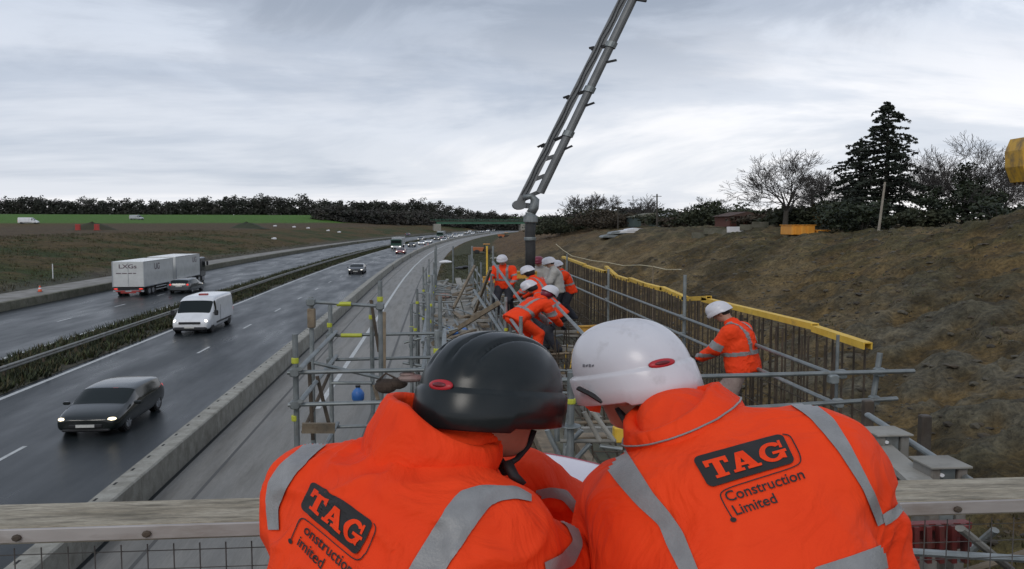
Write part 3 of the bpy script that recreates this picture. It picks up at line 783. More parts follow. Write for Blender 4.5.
def clump(q, c, r, n, s, m=0, flat=1.0):          # n leaf shaped faces spread through an ellipsoid
    d = rng.normal(size=(n, 3)); d /= np.linalg.norm(d, axis=1)[:, None]; d *= rng.random((n, 1)) ** .45
    P = np.asarray(c) + d * np.asarray(r)
    a = rng.normal(size=(n, 3)); a[:, 2] *= flat; a /= np.linalg.norm(a, axis=1)[:, None]
    b = np.cross(a, rng.normal(size=(n, 3))); b /= np.linalg.norm(b, axis=1)[:, None] + 1e-9
    k = s * rng.uniform(.6, 1.3, (n, 1)); a *= k; b *= k * .55
    q.add_np(np.stack([P - a, P + b, P + a, P - b], 1).reshape(-1, 3), np.arange(4 * n).reshape(n, 4), m)
def branches(q, p, d, L, r, depth, spread=.55, up=.12, n=(2, 4), tips=None, minr=.008):
    pts, rs = [p], [r]; segs = 3
    for i in range(segs):
        d = nrm(d + rng.normal(size=3) * .16 + np.array((0, 0, up)) * .5); p = p + d * L / segs; pts.append(p); rs.append(r * (1 - .45 * (i + 1) / segs))
    q.path(pts, [max(x, minr) for x in rs], 5 if r > .06 else 3, cap=False)
    if depth == 0:
        if tips is not None: tips.append(p)
        return
    for k in range(random.randint(*n)):
        i = random.randint(1, segs); a = nrm(rng.normal(size=3)); a = nrm(a - d * np.dot(a, d))
        branches(q, pts[i], nrm(d + a * random.uniform(spread * .6, spread * 1.6)), L * random.uniform(.58, .85), rs[i] * .62, depth - 1, spread, up, n, tips, minr)
    branches(q, pts[-1], d, L * .72, rs[-1] * .8, depth - 1, spread, up, n, tips, minr)
def bare_tree(px, py, dep, h, label, depth=5, spread=.7, ivy=0, group='bare winter trees above the bank'):
    b = at(px, py, dep); b[2] = gz(b[0], b[1]) - .2
    t = thing('bare_tree', label, 'tree', b, group=group)
    q = MB(); tips = []
    q.path([b, b + np.array((.05, 0, h * .13)), b + np.array((.1, .05, h * .26))], [h * .028, h * .023, h * .02], 7)
    c = MB()
    for k in range(5):
        a = 2 * math.pi * k / 5 + random.uniform(-.4, .4)
        branches(c, b + np.array((.05, 0, h * random.uniform(.18, .26))), nrm((math.cos(a) * random.uniform(.4, .9), math.sin(a) * .7, 1)), h * .25, h * .012, depth, spread, .12, (2, 3), tips, .012 * dep / 60)
    q.build('trunk', M['bark'], t); c.build('crown', M['twig'], t)
    if ivy:
        iv = MB()
        for k in range(70):
            a = random.uniform(0, 6.28); rr = random.random() ** .6
            clump(iv, b + np.array((math.cos(a) * rr * h * .30, math.sin(a) * rr * h * .25, h * (.10 + .48 * random.random() * (1.1 - rr * .6)))), (h * .07, h * .07, h * .055), 130, .13)
        iv.build('ivy', M['ivy'], t)
    return t
def bush(px, py, dep, w, h, label, mat='bush', name='bush', n=None, s=.16, group='bushes along the top of the bank'):
    b = at(px, py, dep); b[2] = gz(b[0], b[1]) - .1
    t = thing(name, label, 'bush', b, group=group)
    q = MB(); k = n or int(10 + w * 3)
    for _ in range(k):
        a = random.uniform(0, 6.28); rr = random.random() ** .5
        c = b + np.array((math.cos(a) * rr * w * .5, math.sin(a) * rr * w * .35, h * (.15 + .75 * random.random() * (1 - .5 * rr * rr))))
        clump(q, c, (w * .13 + .25, w * .13 + .2, h * .15), 75, s)
    q.build('leaves', M[mat], t)
    st = MB()
    for _ in range(5): st.path([b, b + np.array((random.uniform(-.3, .3) * w, random.uniform(-.2, .2) * w, h * .6))], [.05, .015], 4)
    st.build('stems', M['bark'], t)
    return t
# tall fir with layered boughs, a second one leaning against it
def fir(px, py, dep, h, w, label, nb=95, bare=.10):
    b = at(px, py, dep); b[2] = gz(b[0], b[1]) - .2
    t = thing('fir_tree', label, 'tree', b)
    MB().path([b, b + np.array((.1, 0, h * .5)), b + np.array((.05, 0, h))], [h * .02, h * .013, .02], 7).build('trunk', M['bark'], t)
    q = MB(); br = MB()
    for k in range(nb):
        f = bare + (1 - bare) * (k + random.random()) / nb; a = k * 2.4 + random.uniform(-.7, .7)
        gap = noise.noise(Vector((f * 9, math.cos(a) * 1.3, math.sin(a) * 1.3)))
        L = (w * .5 * (1 - f) ** .8 + .3) * (.85 + gap * .95) * random.uniform(.6, 1.3)
        if L < .25: continue
        d = np.array((math.cos(a), math.sin(a), 0)); p0 = b + np.array((.05, 0, h * f)); up = random.uniform(-.05, .30); dr = random.uniform(.15, .42)
        bend_ = lambda g_: p0 + d * L * g_ + np.array((0, 0, up * L * g_ - dr * L * g_ * g_))
        br.path([p0, bend_(.5), bend_(1)], [.06, .04, .012], 4)
        steps = max(3, int(L / .34))
        for j in range(steps):
            g_ = (j + .9) / steps; wd = .16 + .30 * math.sin(math.pi * min(1, g_ * .85 + .12)) * min(1.3, L * .5)
            clump(q, bend_(g_) + np.array((0, 0, -.05)), (wd, wd, .12), 21, .13)
            if random.random() < .4: clump(q, bend_(g_) + np.array((random.uniform(-.3, .3), random.uniform(-.3, .3), -.25)), (wd * .5, wd * .5, .2), 12, .13)
    clump(q, b + np.array((.05, 0, h * .985)), (.16, .16, .4), 60, .11)
    br.build('boughs', M['bark'], t); q.build('crown', M['needle'], t)
fir(884, 227, 62, 13.0, 10.5, 'tall dark fir with layered boughs standing highest above the bank', 110)
fir(858, 226, 66, 9.8, 9.0, 'shorter dark fir close beside the tallest fir', 70)
bare_tree(785, 226, 74, 9.6, 'wide bare winter tree between the orange units and the brown bushes', 5, .8)
bare_tree(824, 226, 80, 8.2, 'thin bare tree close to the shorter dark fir', 5, .7)
bare_tree(964, 212, 58, 10.0, 'bare tree with its trunk smothered in dark ivy', 5, .75, ivy=1)
bare_tree(1003, 208, 62, 7.5, 'thin bare tree beside the yellow excavator', 5, .7)
bare_tree(928, 220, 78, 8.5, 'faint bare tree between the tallest fir and the ivy tree', 5, .7)
bush(842, 229, 60, 4.5, 3.6, 'dark bush below the shorter fir', 'ivy'); bush(862, 229, 57, 4.5, 4.0, 'dark bush at the foot of the tallest fir', 'ivy')
bush(915, 224, 56, 4.0, 2.2, 'green bush right of the pale leaning post', 'bush'); bush(1000, 208, 50, 4.0, 3.0, 'dark bush beside the yellow excavator', 'ivy')
for i, (px, w, h, mt) in enumerate(((560, 9, 3.4, 'bush'), (585, 10, 4.4, 'bush'), (607, 9, 3.6, 'bush2'), (632, 8, 2.6, 'bush2'), (672, 7, 3.2, 'bush'), (690, 6, 2.4, 'bush2'), (706, 6, 3.2, 'bush'), (722, 6, 3.6, 'bush'), (756, 6, 2.6, 'bush'), (772, 6, 2.6, 'bush2'), (796, 5, 2.6, 'bush'), (815, 5, 2.8, 'bush'))):
    bush(px, 228, 150 - .29 * (px - 560), w * 1.35, h * 1.25, ('brown leafless bush' if mt == 'bush2' else 'dark green bush') + ' in the long hedge along the top of the bank', mt, s=.24)
for px, dep, h in ((578, 150, 9), (598, 150, 9.5), (640, 140, 8), (710, 120, 7)):
    bare_tree(px, 226, dep, h, 'small bare tree rising out of the long hedge', 4, .7, group='bare trees in the hedge')
# far wood: one dark mass behind the field and the bridge
def wood(name, pts, label, mats, hs, rows=3):
    q = MB()
    L = [0]
    for a, b in zip(pts[:-1], pts[1:]): L.append(L[-1] + math.dist(a, b))
    n = int(L[-1] / 3.6)
    for i in range(n):
        s = L[-1] * (i + random.random()) / n; k = max(j for j in range(len(L) - 1) if L[j] <= s); f = (s - L[k]) / (L[k + 1] - L[k])
        x = pts[k][0] * (1 - f) + pts[k + 1][0] * f; y = pts[k][1] * (1 - f) + pts[k + 1][1] * f
        for r_ in range(rows):
            xx, yy = x + random.uniform(-3, 3), y + r_ * 8 + random.uniform(-3, 3)
            z = land_z(xx, yy); h = hs * random.uniform(.72, 1.05) * (1.15 if random.random() < .08 else 1) * (.85 + .3 * noise.noise(Vector((x * .012, 3, 1))) + .07 * r_)
            q.path([(xx, yy, z - 1), (xx, yy, z + h * .5)], [.4, .2], 4, m=1)
            clump(q, (xx, yy - 2, z + h * .16), (3.4, 2, h * .2), 34, 1.0, 0)
            for _ in range(8):
                c = np.array((xx + random.uniform(-2.8, 2.8), yy + random.uniform(-2, 2), z + h * random.uniform(.02, .86)))
                clump(q, c, (2.9, 2.2, h * .16), 30, .85, 0 if random.random() < .7 else 1)
    o = q.build(name, mats); return tag(o, label, 'wood', kind='stuff')
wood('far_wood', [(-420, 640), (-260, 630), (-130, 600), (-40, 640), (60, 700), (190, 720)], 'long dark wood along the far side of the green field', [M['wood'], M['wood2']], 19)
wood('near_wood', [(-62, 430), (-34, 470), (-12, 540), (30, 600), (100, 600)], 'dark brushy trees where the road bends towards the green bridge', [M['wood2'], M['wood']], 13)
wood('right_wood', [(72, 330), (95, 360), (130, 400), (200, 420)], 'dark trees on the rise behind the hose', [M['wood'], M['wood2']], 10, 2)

# ------------------------------------------------------------------ green bridge over the motorway
D = 470.0
gb0, gb1 = at(436, 222, D), at(524, 222, D + 10); gb0[2] = gb1[2] = 0
gdir = nrm(gb1 - gb0); gl_ = np.linalg.norm(gb1 - gb0); gn = np.array((-gdir[1], gdir[0], 0))
br = thing('road_bridge', 'green steel bridge crossing the motorway in the distance', 'bridge', (gb0 + gb1) / 2)
ax3 = (gdir, gn, np.array((0, 0, 1.0)))
mid = (gb0 + gb1) / 2
P_gb = pm('green_girder', (.035, .115, .070), (.05, .14, .09), scale=.3, rough=.6)
MB().box(mid + np.array((0, 0, 7.6)), (gl_, 5, 2.0), ax3).build('girder', P_gb, br)
MB().box(mid + np.array((0, 0, 8.75)), (gl_ + 6, 6, .3), ax3).build('deck', M['concrete2'], br)
for s in (-1, 1):
    MB().box(mid + gn * 2.9 * s + np.array((0, 0, 10.2)), (gl_ + 6, .12, .15), ax3).build('parapet_rail', P_gb, br)
    MB().box(mid + gn * 2.9 * s + np.array((0, 0, 9.5)), (gl_ + 6, .10, .12), ax3).build('parapet_rail', P_gb, br)
    for k in range(24): MB().box(mid + gdir * gl_ * (k / 23 - .5) + gn * 2.9 * s + np.array((0, 0, 9.5)), (.14, .12, 1.4), ax3).build('parapet_post', P_gb, br)
for e_ in (-1, 1): MB().cbox(mid + gdir * e_ * gl_ * .49 + np.array((0, 0, 3.2)), (4.0, 6, 6.9), .2, ax3).build('abutment', M['concrete'], br)

# ------------------------------------------------------------------ things along the left bank
def cone_thing(px, py, label, h=.75, z=None, dep=None):
    p = onz(px, py, .03 if z is None else z) if dep is None else at(px, py, dep)
    if dep is not None: p[2] = gz(p[0], p[1])
    t = thing('traffic_cone', label, 'cone', p, group='traffic cones')
    MB().cbox(p + np.array((0, 0, .03)), (.42, .42, .06), .03).build('base', M['black'], t)
    MB().lathe(p, [(.17, .06), (.13, h * .4), (.09, h * .7), (.03, h)], 10).build('body', pm('cone_orange', (.70, .10, .03), rough=.5), t)
    MB().lathe(p, [(.125, h * .45), (.098, h * .68)], 10).build('sleeve', M['white'], t)
cone_thing(40, 292, 'orange traffic cone on the pale path beside the grass bank', .75)
for i, px in enumerate((414, 418.5, 422, 425, 428)):
    cone_thing(px, 254 - i * 2.1, 'red traffic cone in the row along the closed lane', .9)
p = onz(53, 279, .3); p[2] = gz(p[0], p[1])
MB().tube(p, p + np.array((0, 0, 2.0)), .05).build('marker_post', M['white'], org=p)
tag(bpy.data.objects[-1] if False else col.objects[-1], 'thin pale marker post standing on the grass bank', 'post')
def far_van(px, py, dep, label, mat, rz):
    e = copy_tree(v); tag(e, label, 'van', 'vehicles parked on the far side of the bank')
    for o in e.children:
        if o.name.startswith('headlight'): o.data = o.data.copy(); o.data.materials[0] = M['plate']
        if o.name.startswith(('body', 'mirror')) and not o.name.startswith('mirror'): o.material_slots[0].link = 'OBJECT'; o.material_slots[0].material = mat
    b = at(px, py, dep); b[2] = gz(b[0], b[1]); place(e, b, rz)
far_van(29, 227, 250, 'pale van parked above the grass bank beside the dark heap', P_white, R(100))
far_van(137, 226, 330, 'small pale van parked above the grass bank beyond the red markers', P_silver, R(70))
def heap(px, py, dep, w, h, label, mat):
    b = at(px, py, dep); b[2] = gz(b[0], b[1]); q = MB(); vs, fs = [], []
    nr, na = 7, 20
    for j in range(nr + 1):
        for i in range(na):
            a = 2 * math.pi * i / na; rr = j / nr
            k = 1 + .25 * noise.noise(Vector((math.cos(a) * 2, math.sin(a) * 2, w)))
            vs.append(b + np.array((math.cos(a) * rr * w * k, math.sin(a) * rr * w * .6 * k, h * (math.cos(rr * math.pi) * .5 + .5) * (1 + .35 * noise.noise(Vector((a * 2, rr * 4, 1)))) - .15)))
    for j in range(nr):
        for i in range(na): fs.append((j * na + i, (j + 1) * na + i, (j + 1) * na + (i + 1) % na, j * na + (i + 1) % na))
    o = q.add(vs, fs).build('soil_heap', mat, org=b, smooth=True); return tag(o, label, 'soil heap')
heap(93, 229, 185, 6.5, 2.4, 'dark heap of soil between the two red markers', pm('dark_soil', (.032, .028, .018), (.045, .045, .02), rough=.95, bump=.5))
heap(247, 225, 260, 7, 2.6, 'dark green heap at the edge of the green field', M['bush'])
for px in (78, 97):
    b = at(px, 231, 180); b[2] = gz(b[0], b[1])
    o = MB().cbox(b + np.array((0, 0, .9)), (1.0, .5, 1.8), .06).cbox(b + np.array((0, 0, .08)), (1.3, .8, .16), .04).build('barrier_marker', M['redplastic'], org=b)
    tag(o, 'red plastic marker standing in front of the dark soil heap', 'marker', 'red plastic markers')
for px, dep in ((275, 300), (294, 300), (308, 300), (328, 300), (339, 300), (274, 210), (322, 190)):
    b = at(px, 223, dep) if dep == 300 else at(px, 240, dep); b[2] = gz(b[0], b[1])
    o = MB().cbox(b + np.array((0, 0, .25)), (1.2, .9, .5), .08).cbox(b + np.array((.15, 0, .58)), (.6, .6, .2), .06).build('wrapped_pallet', M['white'], org=b)
    tag(o, 'white wrapped pallet at the edge of the green field' if dep == 300 else 'white wrapped pallet on the brown grass below the field', 'pallet', 'white pallets on the bank')

# ------------------------------------------------------------------ things along the top of the right hand bank
def crate_unit(px, py, dep, w, h, label, mat):
    b = at(px, py, dep); b[2] = gz(b[0], b[1]) - .05
    t = thing('storage_unit', label, 'storage unit', b)
    MB().cbox(b + np.array((0, 0, h / 2)), (w, 2.0, h), .05).build('shell', mat, t)
    for k in range(int(w / .45)): MB().box(b + np.array((-w / 2 + .25 + k * .45, -1.02, h / 2)), (.14, .06, h * .85)).build('rib', mat, t)
    MB().box(b + np.array((0, 0, h + .03)), (w + .1, 2.1, .06)).build('lid', mat, t)
crate_unit(797.5, 231, 60, 1.7, .9, 'larger orange storage unit on top of the bank', M['orangebox'])
crate_unit(817, 231, 60, .9, .6, 'smaller orange storage unit on top of the bank', M['orangebox'])
def shed(px, py, dep, w, h, label, wall, roof):
    b = at(px, py, dep); b[2] = gz(b[0], b[1]) - .1
    t = thing('shed', label, 'shed', b)
    MB().box(b + np.array((0, 0, h / 2)), (w, 5, h)).build('wall', wall, t)
    MB().prism([(-w / 2 - .3, h), (w / 2 + .3, h), (0, h * 1.45)], -2.8, 2.8, lambda a, c, q_: b + np.array((a, q_, c))).build('roof', roof, t, fix=True)
    MB().box(b + np.array((-w * .2, -2.53, h * .4)), (w * .2, .06, h * .8)).build('door', M['panel'], t)
    MB().box(b + np.array((w * .22, -2.53, h * .55)), (w * .22, .06, h * .35)).build('window', M['glass'], t)
shed(648, 226, 125, 5.5, 1.9, 'long grey green shed behind the hedge', pm('shed_green', (.06, .085, .08), rough=.7), M['concrete2'])
shed(665, 226, 122, 2.6, 2.0, 'small pale shed beside the grey green shed', pm('shed_pale', (.30, .31, .28), rough=.7), M['white'])
shed(738, 228, 92, 3.6, 1.5, 'low red brick outbuilding among the bushes', pm('red_brick', (.13, .045, .03), (.09, .04, .03), rough=.9), pm('brown_tiles', (.07, .04, .03), rough=.9))
def pole(px, py0, py1, dep, r, label, mat, lean=0.0, name='utility_pole', arm=True):
    b = at(px, py0, dep); b[2] = gz(b[0], b[1]) - .2; tpt = at(px + lean, py1, dep); 
    t = thing(name, label, 'pole', b)
    MB().tube(b, tpt, r, r * .7, 8).build('shaft', mat, t)
    if arm: MB().box(tpt - np.array((0, 0, .4)), (1.2, .1, .1)).build('crossarm', mat, t)
pole(657, 226, 194, 110, .14, 'dark utility pole behind the pale shed', M['bark'])
pole(618, 226, 201, 125, .12, 'dark utility pole rising from the long hedge', M['bark'])
pole(812, 228, 187, 75, .11, 'dark short pole beside the orange units', M['bark'])
pole(878, 229, 182, 52, .09, 'pale leaning post in front of the tallest fir', pm('pale_post', (.24, .21, .17), (.3, .27, .22), rough=.9), 7, 'leaning_post', False)
for i, px in enumerate((700, 712, 724, 735, 748, 760)):
    b = at(px, 232, 75); b[2] = gz(b[0], b[1])
    o = MB().box(b + np.array((0, 0, .35)), (1.5, .1, .7)).box(b + np.array((-.6, 0, .1)), (.15, .5, .2)).box(b + np.array((.6, 0, .1)), (.15, .5, .2)).build('site_barrier', M['white'] if i == 3 else M['concrete2'], org=b)
    tag(o, 'white low site barrier in the grey row' if i == 3 else 'grey low site barrier on top of the bank', 'barrier', 'low site barriers on the bank')
for k, px in enumerate((610, 618, 627, 634)):
    b = at(px, 228 + k * .6, 105); b[2] = gz(b[0], b[1])
    o = MB().prism([(-1.2, 0), (1.2, 0), (.9, .35), (0, .5), (-1.0, .3)], -1.2, 1.2, lambda a, c, t_: b + np.array((a, t_, c))).build('sheeting_heap', M['white'] if k > 1 else M['galv'], org=b, fix=True)
    tag(o, 'pale heap of sheeting on top of the bank below the hedge', 'heap', 'heaps of sheeting')

# ------------------------------------------------------------------ excavator working at the top of the bank (arm and part of the body in view)
eb = at(1085, 215, 36); eb[2] = gz(eb[0], eb[1]) + .02
P_dig = pm('digger_yellow', (.62, .36, .03), (.55, .30, .03), scale=3, rough=.5, dirt=(.16, .11, .05), dscale=2)
ex = thing('excavator', 'yellow excavator standing on top of the earth bank', 'excavator', eb)
for s in (-1, 1):
    MB().prism([(-1.7, .15), (-1.5, .02), (1.5, .02), (1.7, .15), (1.75, .5), (1.5, .78), (-1.5, .78), (-1.75, .5)], s * 1.0 - .28, s * 1.0 + .28, lambda a, c, t_: eb + np.array((a, t_, c))).build('track', M['rubber'], ex, fix=True)
MB().cbox(eb + np.array((.3, 0, 1.45)), (3.0, 2.5, 1.1), .12).build('house', P_dig, ex)
cb = MB().cbox(eb + np.array((-.6, .75, 2.3)), (1.4, 1.0, 1.5), .1).build('cab', P_dig, ex)
MB().box(eb + np.array((-.75, .245, 2.4)), (.9, .02, .9)).build('cab_window', M['glass'], cb)
q0, q1, q2 = eb + np.array((-.8, -.2, 1.6)), eb + np.array((-.9, -.9, 4.6)), at(1026, 146, 34)
MB().bar(q0, q1, .45, .55).build('boom', P_dig, ex)
q3 = at(1017, 185, 30)
MB().bar(q1, q2, .4, .5).build('stick', P_dig, ex)
bk = [(-.55, .9), (-.25, 1.0), (.3, .95), (.55, .4), (.5, -.3), (.2, -.95), (-.1, -1.0), (.15, -.3), (.1, .3), (-.3, .55)]
c_ = at(1024, 160, 34)
MB().prism(bk, -.6, .6, lambda a, c, t_: c_ + _rt * (-a * .8) + _f0 * t_ + np.array((0, 0, c * 1.25))).build('bucket', P_dig, ex, fix=True)
for k in range(4): MB().box(c_ + _rt * (-.1) + _f0 * (-.45 + .3 * k) + np.array((0, 0, -1.2)), (.1, .12, .3)).build('bucket_tooth', M['rusty'], ex)
# ------------------------------------------------------------------ the footbridge the picture is taken from
DECK = 6.0
struct(MB().box((0, -1.4, DECK - .35), (70, 7.1, .7)).build('bridge_deck', M['concrete']))
par = thing('parapet', 'weathered bridge parapet with a flat coping and wire mesh under the two men', 'parapet', (0, 1.95, DECK))
M['coping'] = pm('weathered_coping', (.25, .215, .155), (.38, .34, .265), scale=5, rough=.85, stretch=(.5, 3, 3), bump=.3, bscale=50, dirt=(.12, .105, .075), dscale=9, dlo=.48, dhi=.66, fine=.35, fscale=60)
M['strip'] = pm('dull_alloy_strip', (.34, .31, .29), (.44, .41, .39), scale=4, rough=.5, metal=.4, stretch=(.6, 3, 3), dirt=(.24, .20, .17), dscale=5)
for k in range(-5, 6):
    MB().cbox((k * 3.0 + .35, 1.945, 7.178), (2.992, .165, .05), .006).build('coping', M['coping'], par)
    MB().cbox((k * 3.0 + .35, 1.856, 7.183), (2.994, .010, .040), .002).build('edge_strip', M['strip'], par)
bolt_x = [onx_ for onx_ in (ony(17, 538, 1.85)[0], ony(147, 537, 1.85)[0], ony(957, 519, 1.85)[0])]
step = bolt_x[1] - bolt_x[0]
for x in [bolt_x[0] + step * k * (1 if k < 2 else 1) for k in range(-6, 4)] + [bolt_x[2]]:
    MB().lathe((x, 1.8505, 7.180), [(.010, 0), (.010, .005), (.006, .008)], 8, (np.array((1., 0, 0)), np.array((0, 0, 1.)), np.array((0, -1., 0)))).build('bolt', M['rusty'], par, fix=True)
mesh = MB()
xs_ = np.arange(-4, 4.2, .0575)
for x in xs_: mesh.tube((x, 1.905, 6.10), (x, 1.905, 7.12), .0016, n=4, cap=False)
for z in np.arange(6.12, 7.11, .0575): mesh.tube((-4, 1.9085, z), (4.2, 1.9085, z), .0016, n=4, cap=False)
tag(mesh.build('wire_mesh', pm('mesh_wire', (.10, .10, .10), (.16, .15, .14), rough=.6, metal=.4), par), kind='stuff')
for x in (-6.2, -3.7, 3.4, 6): MB().cbox((x, 1.97, 6.56), (.08, .05, 1.12), .006).build('post', M['strip'], par)
MB().box((0, 1.97, 6.06), (60, .12, .12)).build('kerb_rail', M['concrete2'], par)

# ------------------------------------------------------------------ scaffolding
TUBE = .0242
def scaff(label, loc, name='scaffold'):
    return thing(name, label, 'scaffold', loc)
def ptube(par, a, b, name, mat='galv', r=TUBE): return MB().tube(a, b, r, n=10).build(name, M[mat], par, smooth=False)
def coupler(par, p, ax=(0, 1, 0)):
    a, b, d = frame(ax); MB().cbox(p, (.085, .10, .075), .015, (a, b, d)).build('coupler', M['galv'], par)
def tagc(par, p, h=.065):
    MB().lathe(np.asarray(p) - np.array((0, 0, h / 2)), [(TUBE + .005, 0), (TUBE + .007, .01), (TUBE + .007, h - .01), (TUBE + .005, h)], 10).build('tag', M['lime'], par)
def std(par, px, dep, ytop, z0=0.0, mat='galv', name='standard', r=TUBE):
    t = at(px, ytop, dep); b = t.copy(); b[2] = z0; ptube(par, b, t, name, mat, r); return t
# tower over the closed lane, behind the man with the black helmet
ta = scaff('grey tube scaffold tower with lime tags standing in the closed lane', at(340, 420, 9) * np.array((1, 1, 0)))
s1 = std(ta, 295, 7.0, 334); s1b = std(ta, 437, 7.15, 330); s3 = std(ta, 330, 9.2, 303); s4 = std(ta, 371.5, 9.25, 300); s3b = std(ta, 440, 9.4, 296)
def zl(s, z): return np.array((s[0], s[1], z))
for z in (6.40, 6.03, 5.0, 3.2):
    ptube(ta, zl(s1, z) + np.array((-.06, -.05, 0)), zl(s1b, z) + np.array((.1, -.05, 0)), 'ledger')
    ptube(ta, zl(s3, z) + np.array((-.05, .05, 0)), zl(s3b, z) + np.array((.1, .05, 0)), 'ledger')
    for a_, b_ in ((s1, s3), (s1b, s3b)):
        o_ = np.array((.05, 0, 0)); ptube(ta, zl(a_, z) + o_ + np.array((0, -.1, .05)), zl(b_, z) + o_ + np.array((0, .1, .05)), 'transom')
    for s_ in (s1, s1b, s3, s3b): coupler(ta, zl(s_, z) + np.array((.0, -.04, 0)))
ptube(ta, at(331, 383, 9.2), at(372, 383, 9.2), 'ledger')
tagc(ta, at(295, 360.5, 7.0)); tagc(ta, at(295, 418, 7.0)); tagc(ta, at(329.7, 325, 9.2)); tagc(ta, at(371.5, 317, 9.25)); tagc(ta, at(437, 351, 7.15))
for px in (346, 356):
    p_ = at(px, 336 if px > 350 else 336, 9.2); MB().tube(p_ + np.array((-.06, .05, 0)), p_ + np.array((.06, .05, 0)), TUBE + .007, n=10).build('tag', M['lime'], ta)
for a_, b_ in ((at(309, 362, 7.6), at(313, 440, 7.5)), (at(317, 376, 7.8), at(331, 432, 7.7)), (at(303, 432, 7.4), at(330, 372, 8.6)), (at(371, 300, 9.2), at(379, 352, 9.2))):
    ptube(ta, a_, b_, 'brace', 'rusty', .018)
for k, (dx, z) in enumerate(((0, 5.06), (.235, 5.06), (.47, 5.06))):
    MB().cbox(zl(s1, 5.08) + np.array((.55 + .02 * k, dx + .3, .03)), (1.25, .22, .038), .004).build('board', M['board'], ta)
MB().bar(at(302, 428, 7.3), at(335, 428, 7.35), .04, .12).build('toe_board', M['timber'], ta)
# taller frame further along with a high cross tube
tb = scaff('lone pair of scaffold uprights joined by one high cross tube', at(340, 400, 11.2) * np.array((1, 1, 0)))
t2 = std(tb, 311, 8.3, 297); t5 = std(tb, 380, 8.5, 281); 
ptube(tb, at(306, 301.5, 8.25), at(377, 306, 8.45), 'ledger'); coupler(tb, at(311, 302, 8.25)); coupler(tb, at(380, 306, 8.45))
tagc(tb, at(380, 299, 8.5)); p_ = at(344, 304, 8.35); MB().tube(p_ + np.array((-.07, 0, 0)), p_ + np.array((.07, 0, 0)), TUBE + .007, n=10).build('tag', M['lime'], tb)
MB().cbox(at(311.5, 318, 8.28), (.075, .075, .26), .01).build('timber_sleeve', M['timber'], tb)
ptube(tb, at(311, 362, 8.3), at(380, 378, 8.5), 'brace')
MB().bar(at(383, 312, 8.9), at(383, 372, 8.9), .06, .05, (0, 1, 0)).build('timber_upright', M['timber'], tb)

# the long working platform on the new wall
WALL_Z = 4.75
wl = thing('new_wall', 'long new concrete wall with dark formwork under the workers', 'wall', (2.2, 16, 0))
MB().cbox((2.35, 16.6, WALL_Z / 2), (2.2, 26.0, WALL_Z), .03).build('concrete_core', M['concrete2'], wl)
for k in range(13):
    for z in (.95, 2.85): MB().cbox((1.20, 4.6 + k * 2.0, z + .0), (.08, 1.97, 1.86), .01).build('form_panel', M['panel'], wl)
    MB().cbox((1.20, 4.6 + k * 2.0, 4.33), (.08, 1.97, 1.06), .01).build('form_panel', M['panel'], wl)
for z in (.7, 1.9, 3.1, 4.3, 4.9): MB().cbox((1.08, 16.6, z), (.14, 25.6, .16), .01).build('waler', M['timber'], wl)
plat = scaff('long boarded scaffold walkway beside the new wall', (.3, 18, 0), 'scaffold_walkway')
Lz, ZP = 24, 5.18
ys_p = list(np.arange(10.5, 29.5, 2.1))
for y in ys_p:
    for x, top in ((-.18, 6.55), (.98, 6.30)):
        ptube(plat, (x + random.uniform(-.02, .02), y, 0), (x + random.uniform(-.03, .03), y, top + random.uniform(-.2, .45)), 'standard')
    ptube(plat, (-.35, y + .06, ZP - .06), (1.2, y + .06, ZP - .06), 'transom')
    if random.random() < .8: tagc(plat, (-.18, y, random.uniform(5.4, 6.2)))
for x, zs in ((-.23, (3.2, ZP - .1, 5.65, 6.12)), (1.03, (3.2, ZP - .1, 5.7, 6.15))):
    for z in zs: ptube(plat, (x, 10.2, z), (x, 28.6, z + random.uniform(-.03, .03)), 'ledger')
for i in range(5):
    y = 10.0 + random.uniform(0, .8)
    while y < 28.4:
        ln = random.choice((2.4, 3.0, 3.9)); 
        MB().cbox((-.06 + i * .235 + random.uniform(-.012, .012), y + ln / 2, ZP + .02 + random.uniform(0, .012)), (.215, ln - .02, .038), .004).build('board', M['board'], plat)
        y += ln
for k in range(6):
    y = 11 + 3 * k; ptube(plat, (-.25, y, .3), (-.25, y + 2.1, 3.2), 'brace')
for k, (a_, b_) in enumerate((((-.15, 14.2, 5.3), (.9, 13.0, 6.4)), ((.75, 19, 5.3), (.95, 16, 6.9)), ((.3, 20.5, 5.25), (.9, 22.5, 6.5)))):
    MB().bar(a_, b_, .05, .09).build('timber_prop', M['timber'], plat)
tagc(plat, (.98, 12.6, 5.9))
# guard rails along the far side of the wall
gr = scaff('two parallel scaffold rails in front of the rebar wall', (3.3, 16, WALL_Z), 'scaffold_guard_rail')
a0, a1 = onx(568, 274, 3.32), onx(838, 376, 3.32); b0, b1 = onx(568, 283.5, 3.32), onx(838, 405, 3.32)
ptube(gr, a0, a1, 'rail'); ptube(gr, b0, b1, 'rail')
for px, yt in ((567, 254), (608.5, 269), (685, 275)):
    t = onx(px, yt, 3.38); ptube(gr, (t[0], t[1], WALL_Z), t, 'standard')
    for z in ((a0[2] + a1[2]) / 2, (b0[2] + b1[2]) / 2): coupler(gr, (3.35, t[1], z))
